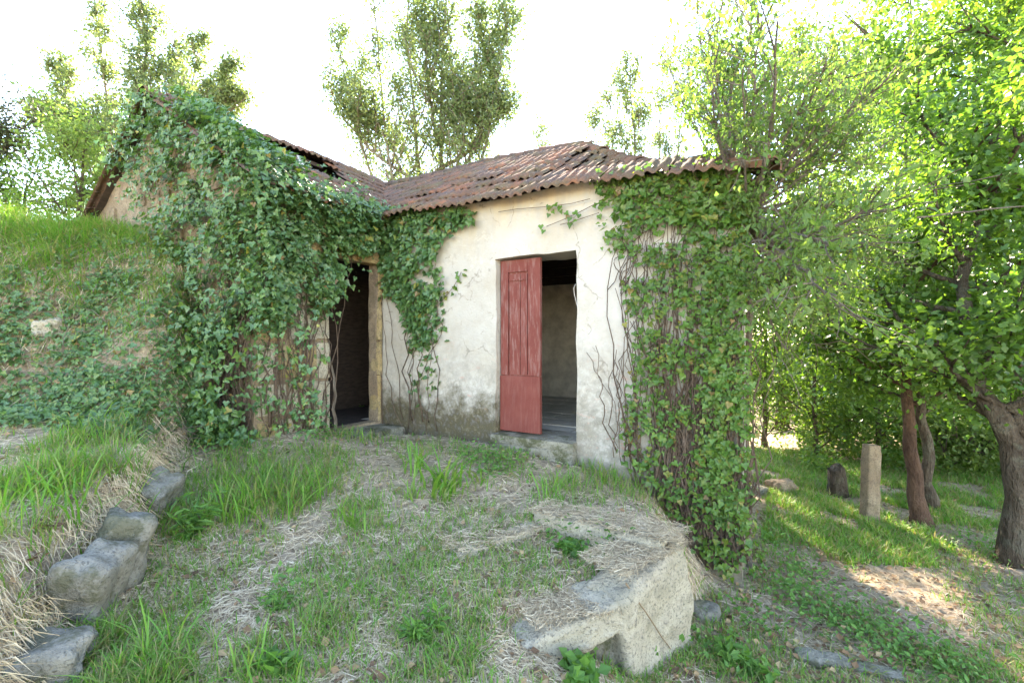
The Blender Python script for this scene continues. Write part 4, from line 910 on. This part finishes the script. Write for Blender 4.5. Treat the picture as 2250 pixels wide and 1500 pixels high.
# ------------------------------------------------------------------ ground cover
def field(n, y0=1.25, y1=13.5, sl=1.4):
    y = 1 / (1 / y0 - rng.random(n) * (1 / y0 - 1 / y1)); x = rng.uniform(-sl, sl, n) * y
    u, v = xy2uv(x, y); ins = (v > VG - .02) & (v < DEP) & (u > -DEP) & (u < UR + .02) & ((u < .02) | (v > -.02))
    m = ~ins; return x[m], y[m]
def bankpts(n):
    x = rng.uniform(-8, -2.7, n); y = rng.uniform(3.9, 6.4, n); u, v = xy2uv(x, y); m = ~((v > VG - .02) & (u > -DEP - .05)); return x[m], y[m]
def onblock(x, y):                                                 # on top of the trough rims
    z = ground(x, y); d = np.abs(sdist(x, y, np.array([TE, TA]))) ; return z
def blades(x, y, z, h, w, lean, seg=2, yaw=None):
    n = len(x); az = rng.uniform(0, 2 * math.pi, n); wa = az + math.pi / 2 + rng.normal(0, .4, n)
    d = np.stack([np.cos(az), np.sin(az), np.zeros(n)], 1); s = np.stack([np.cos(wa), np.sin(wa), np.zeros(n)], 1); b = np.stack([x, y, z], 1)
    V = []
    for k in range(seg + 1):
        t = k / seg; c = b + d * (lean * h * t ** 1.8)[:, None]; c[:, 2] += h * (t - .35 * np.minimum(lean, 1.4) * t ** 2.4)
        if k < seg: V += [c - s * (w * (1 - .45 * t))[:, None] * .5, c + s * (w * (1 - .45 * t))[:, None] * .5]
        else: V += [c]
    V = np.stack(V, 1); k = V.shape[1]; F_ = []
    for q in range(seg - 1): F_ += [(2 * q, 2 * q + 1, 2 * q + 3), (2 * q, 2 * q + 3, 2 * q + 2)]
    F_ += [(2 * seg - 2, 2 * seg - 1, 2 * seg)]
    return V.reshape(-1, 3), (np.array(F_)[None] + (np.arange(n) * k)[:, None, None]).reshape(-1, 3), k
# patches of green seen in the photograph: pixel, radius m, strength, blade height
PATCH = [(600, 1080, .55, 1.0, .30), (560, 1040, .4, .9, .28), (690, 1050, .4, .8, .24), (800, 1130, .35, .6, .2), (720, 1000, .4, .7, .2), (940, 1010, .3, .6, .2), (1090, 1010, .35, .7, .16), (1220, 1060, .3, .9, .22),
         (1330, 1050, .4, .9, .24), (1400, 1080, .3, .8, .24), (880, 1290, .3, .4, .14), (1000, 1230, .25, .35, .14), (960, 1380, .12, .5, .12), (700, 1430, .3, .6, .2), (560, 1470, .3, .4, .18), (420, 1450, .35, .4, .22), (330, 1490, .3, .5, .24),
         (120, 1060, .4, .9, .28), (220, 970, .5, .9, .24), (60, 1180, .35, .8, .26), (310, 1070, .25, .9, .3), (40, 1280, .3, .6, .22), (180, 1420, .25, .6, .22), (400, 1150, .3, .6, .25), (440, 1080, .3, .5, .22), (520, 980, .3, .7, .2),
         (780, 965, .3, .9, .2), (850, 965, .3, .6, .16), (1300, 1180, .25, .35, .12), (1150, 1140, .25, .5, .16), (1040, 1380, .3, .35, .14), (1000, 1490, .3, .5, .18),
         (1720, 1100, .7, 1.0, .10), (1850, 1120, .8, 1.0, .12), (2000, 1170, .8, 1.0, .12), (2120, 1210, .7, 1.0, .12), (2150, 1120, .9, .7, .14), (1950, 1110, .8, .9, .12),
         (1740, 1320, .3, .4, .1), (1880, 1370, .4, .4, .1), (2100, 1480, .35, .5, .12), (1700, 1430, .4, .3, .1), (1450, 1450, .25, .5, .14)]
PG = [(gpx(a, b), r, s, h) for a, b, r, s, h in PATCH]
def green(x, y):
    g = np.zeros(len(x)); hh = np.full(len(x), .095)
    for p, r, s, h in PG:
        w = s * np.exp(-((x - p[0]) ** 2 + (y - p[1]) ** 2) / (r * r * .6)); hh = np.where(w > .25, np.maximum(hh, h * (.5 + .5 * w)), hh); g = np.maximum(g, w)
    return g, hh
x, y = field(420000); g, hh = green(x, y)
pn = fbm(x * 2.6, y * 2.6, 0, 31, 4); far = ss(5.5, 8, y)
upper = (x < -3.4) & (y > 5.3)
keep = rng.random(len(x)) < np.clip(g * (.65 + .9 * pn) + .55 * ss(-.35, .2, pn) + .14 * (pn > .22) + .15 * far + .8 * upper, 0, 1) * .62
x, y, hh = x[keep], y[keep], hh[keep]; z = ground(x, y) - .01
hh = np.where(upper[keep], .30, hh) * rng.uniform(.45, 1.25, len(x))
V, T, k = blades(x, y, z, hh, rng.uniform(.003, .0075, len(x)) * (1 + .10 * y), rng.uniform(.2, 1.1, len(x)), 3)
obj('grass', V, T, MAT['grass'], rnd=np.repeat(np.clip(rng.random(len(x)) ** .8, 0, 1), k), kind='stuff')
n = 60000; y = rng.uniform(4.6, 11, n); x = y * rng.uniform(.5, 1.25, n); u, v = xy2uv(x, y); w_ = fbm(x * 1.3, y * 1.3, 0, 51) + .35 * ss(5, 6.2, y - .25 * (x - 3.5))
keep = (w_ > .10) & ~((v > -.1) & (u < UR + .1) & (v < DEP)); x, y = x[keep], y[keep]
V, T, k = blades(x, y, ground(x, y) - .01, rng.uniform(.05, .16, len(x)), rng.uniform(.009, .016, len(x)), rng.uniform(.2, 1.1, len(x)), 2)
obj('clearing_grass', V, T, MAT['grass'], rnd=np.repeat(rng.random(len(x)), k), kind='stuff')
# long grass hanging over the crest of the bank
x, y = bankpts(42000); z = ground(x, y); w_ = ss(-.3, .7, z + .5 * fbm(x * 2, y * 2, 0, 5)); keep = rng.random(len(x)) < w_ * (.25 + .9 * (fbm(x * 3.5, y * 3.5, 0, 73) > -.1)) * .75 + .07; x, y, z = x[keep], y[keep], z[keep]
V, T, k = blades(x, y, z - .01, rng.uniform(.08, .32, len(x)) * (.5 + 1.1 * (fbm(x * 2.5, y * 2.5, 0, 71) * .8 + .5).clip(0, 1)), rng.uniform(.004, .012, len(x)), rng.uniform(.3, 1.9, len(x)), 3)
obj('bank_grass', V, T, MAT['grass'], rnd=np.repeat(rng.random(len(x)), k), kind='stuff')
# dry straw lying everywhere
def strawm(x, y, L0, L1, lift=.02):
    n = len(x); L = rng.uniform(L0, L1, n); az = rng.uniform(0, 2 * math.pi, n); dx, dy = np.cos(az) * L * .5, np.sin(az) * L * .5
    w = rng.uniform(.0009, .0024, n) * (1 + .08 * y); zc = ground(x, y) + rng.random(n) ** 2.5 * .035 + .005
    a = np.stack([x - dx, y - dy, np.maximum(ground(x - dx, y - dy) + .004, zc - .05) + rng.random(n) * lift], 1); b = np.stack([x + dx, y + dy, np.maximum(ground(x + dx, y + dy) + .004, zc - .05) + rng.random(n) * lift], 1)
    m_ = (a + b) / 2 + np.stack([-np.sin(az), np.cos(az), np.full(n, .3)], 1) * (L * rng.normal(0, .09, n))[:, None]
    s = np.stack([-np.sin(az) * .85, np.cos(az) * .85, np.full(n, .5)], 1) * w[:, None]
    V = np.stack([a - s * .5, a + s * .5, m_ - s, m_ + s, b], 1).reshape(-1, 3)
    F_ = np.array([(0, 1, 3), (0, 3, 2), (2, 3, 4)]); return V, (F_[None] + (np.arange(n) * 5)[:, None, None]).reshape(-1, 3)
x, y = field(210000, 1.25, 9); g, _ = green(x, y); keep = (rng.random(len(x)) < 1.0 - .7 * g) & ((x < edge_x(y) + 6) | (y < 7)) ; x, y = x[keep], y[keep]
right = (sdist(x, y, STEP) > .1) & (x > 1.2); keep = ~right | (rng.random(len(x)) < .35); x, y = x[keep], y[keep]
V, T = strawm(x, y, .03, .14); obj('straw', V, T, MAT['straw'], rnd=np.repeat(np.clip(rng.normal(.55, .25, len(x)), 0, 1), 5), kind='stuff')
x, y = bankpts(13000); V, T = strawm(x, y, .06, .25, .06); obj('bank_straw', V, T, MAT['straw'], rnd=np.repeat(np.clip(rng.normal(.4, .25, len(x)), 0, 1), 5), kind='stuff')
# straw lying on the trough rims
acc = []
def rimpts(a, b, n, zt, off, w):
    t = rng.random(n); d = nrm(b - a); nn = np.array([-d[1], d[0]]); o = off + rng.uniform(-w, w, n); return a[0] + (b[0] - a[0]) * t + nn[0] * o, a[1] + (b[1] - a[1]) * t + nn[1] * o, np.full(n, zt)
for a, b, n, zt, off, w in ((TB, TA, 2200, -1.31, -.10, .16), (TE, TA, 2400, -1.385, .16, .18), (TC, TB, 1200, -1.415, -.08, .16), (TD, TE, 2400, -1.56, .18, .22)):
    x, y, z = rimpts(a, b, n, zt, off, w); az = rng.uniform(0, 6.3, n); L = rng.uniform(.04, .14, n); d = np.stack([np.cos(az), np.sin(az), rng.normal(0, .08, n)], 1) * L[:, None] * .5; c = np.stack([x, y, z + rng.random(n) * .03], 1)
    s = np.stack([-np.sin(az), np.cos(az), np.full(n, .4)], 1) * .0022; acc.append(np.stack([c - d - s, c - d + s, c + d], 1).reshape(-1, 3))
V = np.concatenate(acc); obj('rim_straw', V, np.arange(len(V)).reshape(-1, 3), MAT['straw'], rnd=np.repeat(np.clip(rng.normal(.38, .25, len(V) // 3), 0, 1), 3), kind='stuff')
# dry grass hanging over the edge of the ledge
n = 5000; y = rng.uniform(1.6, 4.4, n); x = edge_x(y) + noise(y * 1.7, 0, 0, 3) * .1 - .05 + rng.normal(0, .06, n); L = rng.uniform(.05, .22, n)
a = np.stack([x, y, ground(x, y) + .02], 1); d = np.stack([rng.uniform(.3, 1, n), rng.normal(-.15, .7, n), rng.uniform(-1, .2, n)], 1); b = a + d * (L * .5)[:, None] + [0, 0, .02]; e = a + d * L[:, None] - np.stack([0 * L, 0 * L, L * .35], 1)
e[:, 2] = np.maximum(e[:, 2], ground(e[:, 0], e[:, 1]) + .005); b[:, 2] = np.maximum(b[:, 2], ground(b[:, 0], b[:, 1]) + .01); w_ = np.array([.0013, .0013, .0013])
V = np.stack([a - w_, a + w_, b - w_, b + w_, e], 1).reshape(-1, 3); T = (np.array([(0, 1, 3), (0, 3, 2), (2, 3, 4)])[None] + (np.arange(n) * 5)[:, None, None]).reshape(-1, 3)
obj('ledge_straw', V, T, MAT['straw'], rnd=np.repeat(np.clip(rng.normal(.45, .25, n), 0, 1), 5), kind='stuff')
# fallen leaves
x, y = field(26000, 1.3, 11); right = (sdist(x, y, STEP) > .1) & (x > .8); keep = right | (rng.random(len(x)) < .16); x, y = x[keep], y[keep]; n = len(x)
p = np.stack([x, y, ground(x, y) + .012 + rng.random(n) * .02], 1); V, T = leafmesh(p, rv(n) * .6 + [0, 0, 1], rv(n), rng.uniform(.025, .065, n), OVAL, 1.5)
obj('leaf_litter', V, T, MAT['dead'], rnd=np.repeat(rng.random(n), 4), kind='stuff')
# low broadleaf weeds in patches
WP = [(1740, 1310, .35, 1), (1830, 1350, .4, 1), (1900, 1400, .4, 1), (1760, 1260, .3, .7), (2100, 1490, .3, 1), (2010, 1440, .3, .7), (1700, 1200, .3, .6), (2180, 1210, .5, .6), (1100, 1030, .35, 1), (1040, 1010, .3, .8), (780, 930, .3, 1), (700, 960, .3, .8),
      (1230, 1190, .16, .7), (1320, 1200, .12, .6), (430, 950, .35, .9), (470, 1000, .3, .7), (620, 1330, .12, .6), (1560, 1440, .3, .6), (1380, 1440, .2, .7), (1660, 1370, .3, .6)]
wp = [(gpx(a, b), r, s) for a, b, r, s in WP]; xs, ys = [], []
for p, r_, s in wp:
    k = int(1000 * s * r_); xs.append(p[0] + rng.normal(0, r_ * .5, k)); ys.append(p[1] + rng.normal(0, r_ * .5, k))
x, y = np.concatenate(xs), np.concatenate(ys); u, v = xy2uv(x, y); m = ~((v > -.02) & (u > -.0) & (u < UR)); x, y = x[m], y[m]; n = len(x)
p = np.stack([x, y, ground(x, y) + rng.random(n) ** 1.3 * .15], 1); V, T = leafmesh(p, rv(n) * .7 + [0, -.2, 1], rv(n) + [0, 0, .2], rng.uniform(.022, .055, n), OVAL, 1.1)
obj('weeds', V, T, MAT['weed'], rnd=np.repeat(rng.random(n), 4), kind='stuff')
# ivy and bramble creeping over the bank face
x, y = bankpts(46000); z = ground(x, y); w_ = ss(-1.0, -.7, z) * ss(1.2, .2, z + .4 * fbm(x * 1.8, y * 1.8, 0, 9)); keep = rng.random(len(x)) < w_ * (.35 + .9 * (fbm(x * 3, y * 3, 0, 19) > -.05)); x, y, z = x[keep], y[keep], z[keep]; n = len(x)
p = np.stack([x, y, z + .02 + rng.random(n) * .10], 1); p[:, 1] -= rng.random(n) * .08
V, T = leafmesh(p, nrm(np.array([.1, -.7, .6]) + rv(n) * .7), DN + rv(n) * .8, rng.uniform(.022, .065, n), IVY); obj('ground_ivy', V, T, MAT['ivy'], rnd=np.repeat(rng.random(n), 9), kind='stuff')
# ivy tumbling into the gap between bank and gable
n = 1800; t = rng.random(n); p = wpt(-.95 + rng.normal(0, .25, n) + .9 * t, VG - .25 - .25 * rng.random(n), -.95 + 1.5 * (1 - t) * rng.random(n)); V, T = leafmesh(p, nrm(NF + rv(n) * .9), DN + rv(n) * .8, rng.uniform(.04, .08, n), IVY)
obj('gap_ivy', V, T, MAT['ivy'], rnd=np.repeat(rng.random(n), 9), kind='stuff')
# twigs on the bank
acc = Acc()
x, y = bankpts(420)
for a, b in zip(x, y):
    q = ground(a, b)
    if q > .9: continue
    p0 = np.array([a, b - .03, q + .04]); p1 = p0 + np.array([rng.normal(0, .2), rng.normal(0, .1), 0]); p1[2] = max(ground(p1[0], p1[1]) + .02, p0[2] + rng.normal(0, .12)); acc.add(*tube(np.array([p0, (p0 + p1) / 2 + rng.normal(0, .03, 3), p1]), .004, 3))
acc.build('bank_twigs', MAT['twig'], None, False, 'stuff')

# ------------------------------------------------------------------ single plants one can pick out
def tuft(px, py, n, h, w, lean, label, cat='grass tuft', name='grass_tuft', spread=.05, g='broad-bladed tufts in the yard', mat='grass'):
    p = gpx(px, py); x, y = p[0] + rng.normal(0, spread, n), p[1] + rng.normal(0, spread, n)
    V, T, k = blades(x, y, ground(x, y) - .01, h * rng.uniform(.6, 1.15, n), np.full(n, w) * rng.uniform(.7, 1.2, n), rng.uniform(.2, 1.2, n), 5)
    return tag(obj(name, V, T, MAT[mat], None, False, np.repeat(rng.uniform(.2, .75, n), k)), label, cat, g)
tuft(985, 1075, 46, .40, .024, 1, 'largest broad-bladed lily clump in front of the red door', spread=.09)
tuft(912, 1035, 22, .34, .022, 1, 'upright lily clump left of the largest clump', spread=.06)
tuft(1050, 1065, 20, .24, .018, 1, 'low lily clump right of the largest clump', spread=.07)
tuft(968, 1105, 14, .28, .018, 1, 'small lily clump just in front of the largest clump', spread=.035)
tuft(910, 1100, 12, .24, .016, 1, 'narrow lily clump in front of the upright clump', spread=.03)
tuft(1215, 1105, 40, .30, .011, 1, 'tall fine grass tuft below the doorstep beside the trough', spread=.07)
tuft(770, 1160, 26, .26, .014, 1, 'bright grass tuft in the middle of the yard', spread=.06)
tuft(545, 1130, 60, .42, .012, 1, 'tall thick grass clump below the ivy corner', spread=.13)
tuft(660, 1110, 50, .36, .012, 1, 'arching grass clump right of the tall thick clump', spread=.13)
tuft(290, 1095, 60, .34, .012, 1, 'bright grass tuft hanging over the ledge stones', spread=.08)
tuft(150, 1110, 60, .34, .012, 1, 'wide grass tuft in the middle of the ledge', spread=.12)
tuft(590, 1490, 26, .26, .011, 1, 'pale fine grass tuft at the bottom edge left of centre', spread=.09)
tuft(340, 1470, 24, .34, .010, 1, 'tall grass tuft at the bottom edge by the buried stone', spread=.08)
def weed(px, py, n, h, ls, label, seed, wid=.9, T=OVAL, g='leafy weeds in the yard', spread=.05):
    r = np.random.default_rng(seed); p = gpx(px, py); o = thing('weed', p, label, 'weed', g); acc = Acc(); ps = []
    for k in range(n):
        d = np.array([r.normal(0, .35), r.normal(0, .35), 1]); sp = bend(p + np.array([r.normal(0, spread), r.normal(0, spread), -.02]), d, h * r.uniform(.6, 1.1), 5, .08, .02, r); acc.add(*tube(sp, .0035, 3)); ps.append(np.repeat(sp[1:], 4, 0))
    acc.build('stem', MAT['weed'], o)
    A = np.concatenate(ps); A = A + r.normal(0, .012, A.shape); m = len(A)
    V, T_ = leafmesh(A, nrm(r.normal(size=(m, 3)) * .6 + [0, -.2, 1]), r.normal(size=(m, 3)) + [0, 0, .35], ls * r.uniform(.6, 1.2, m), T, wid); obj('foliage', V, T_, MAT['weed'], o, rnd=np.repeat(r.random(m), len(T[0])), kind='stuff')
weed(940, 1400, 7, .15, .075, 'feathery bright weed in the yard left of the broken slab', 1, .6)
weed(1270, 1490, 12, .12, .07, 'round-leaved pale weed at the bottom edge below the trough', 2, 1.6)
weed(1250, 1215, 10, .09, .06, 'round-leaved weed growing in the middle of the trough soil', 3, 1.6)
weed(1350, 1200, 8, .14, .06, 'grassy weed growing by the rear rim of the trough', 4, .6)
weed(430, 1180, 6, .34, .11, 'tall upright narrow-leaved weed beside the ledge', 5, .5, spread=.02)
weed(620, 1350, 4, .12, .06, 'small leafy weed in the bare hollow of the yard', 6, .9)
weed(785, 940, 16, .42, .07, 'bushy weed growing in the dark doorway', 7, .8, spread=.12)
weed(1380, 1330, 9, .26, .06, 'bramble sprig trailing down the end block of the trough', 8, 1.2, spread=.06)
weed(1640, 1480, 8, .14, .08, 'leafy weed near the bottom edge right of the trough', 9, 1.1)
weed(630, 1480, 8, .12, .08, 'low weed at the bottom edge left of centre', 10, 1.0)
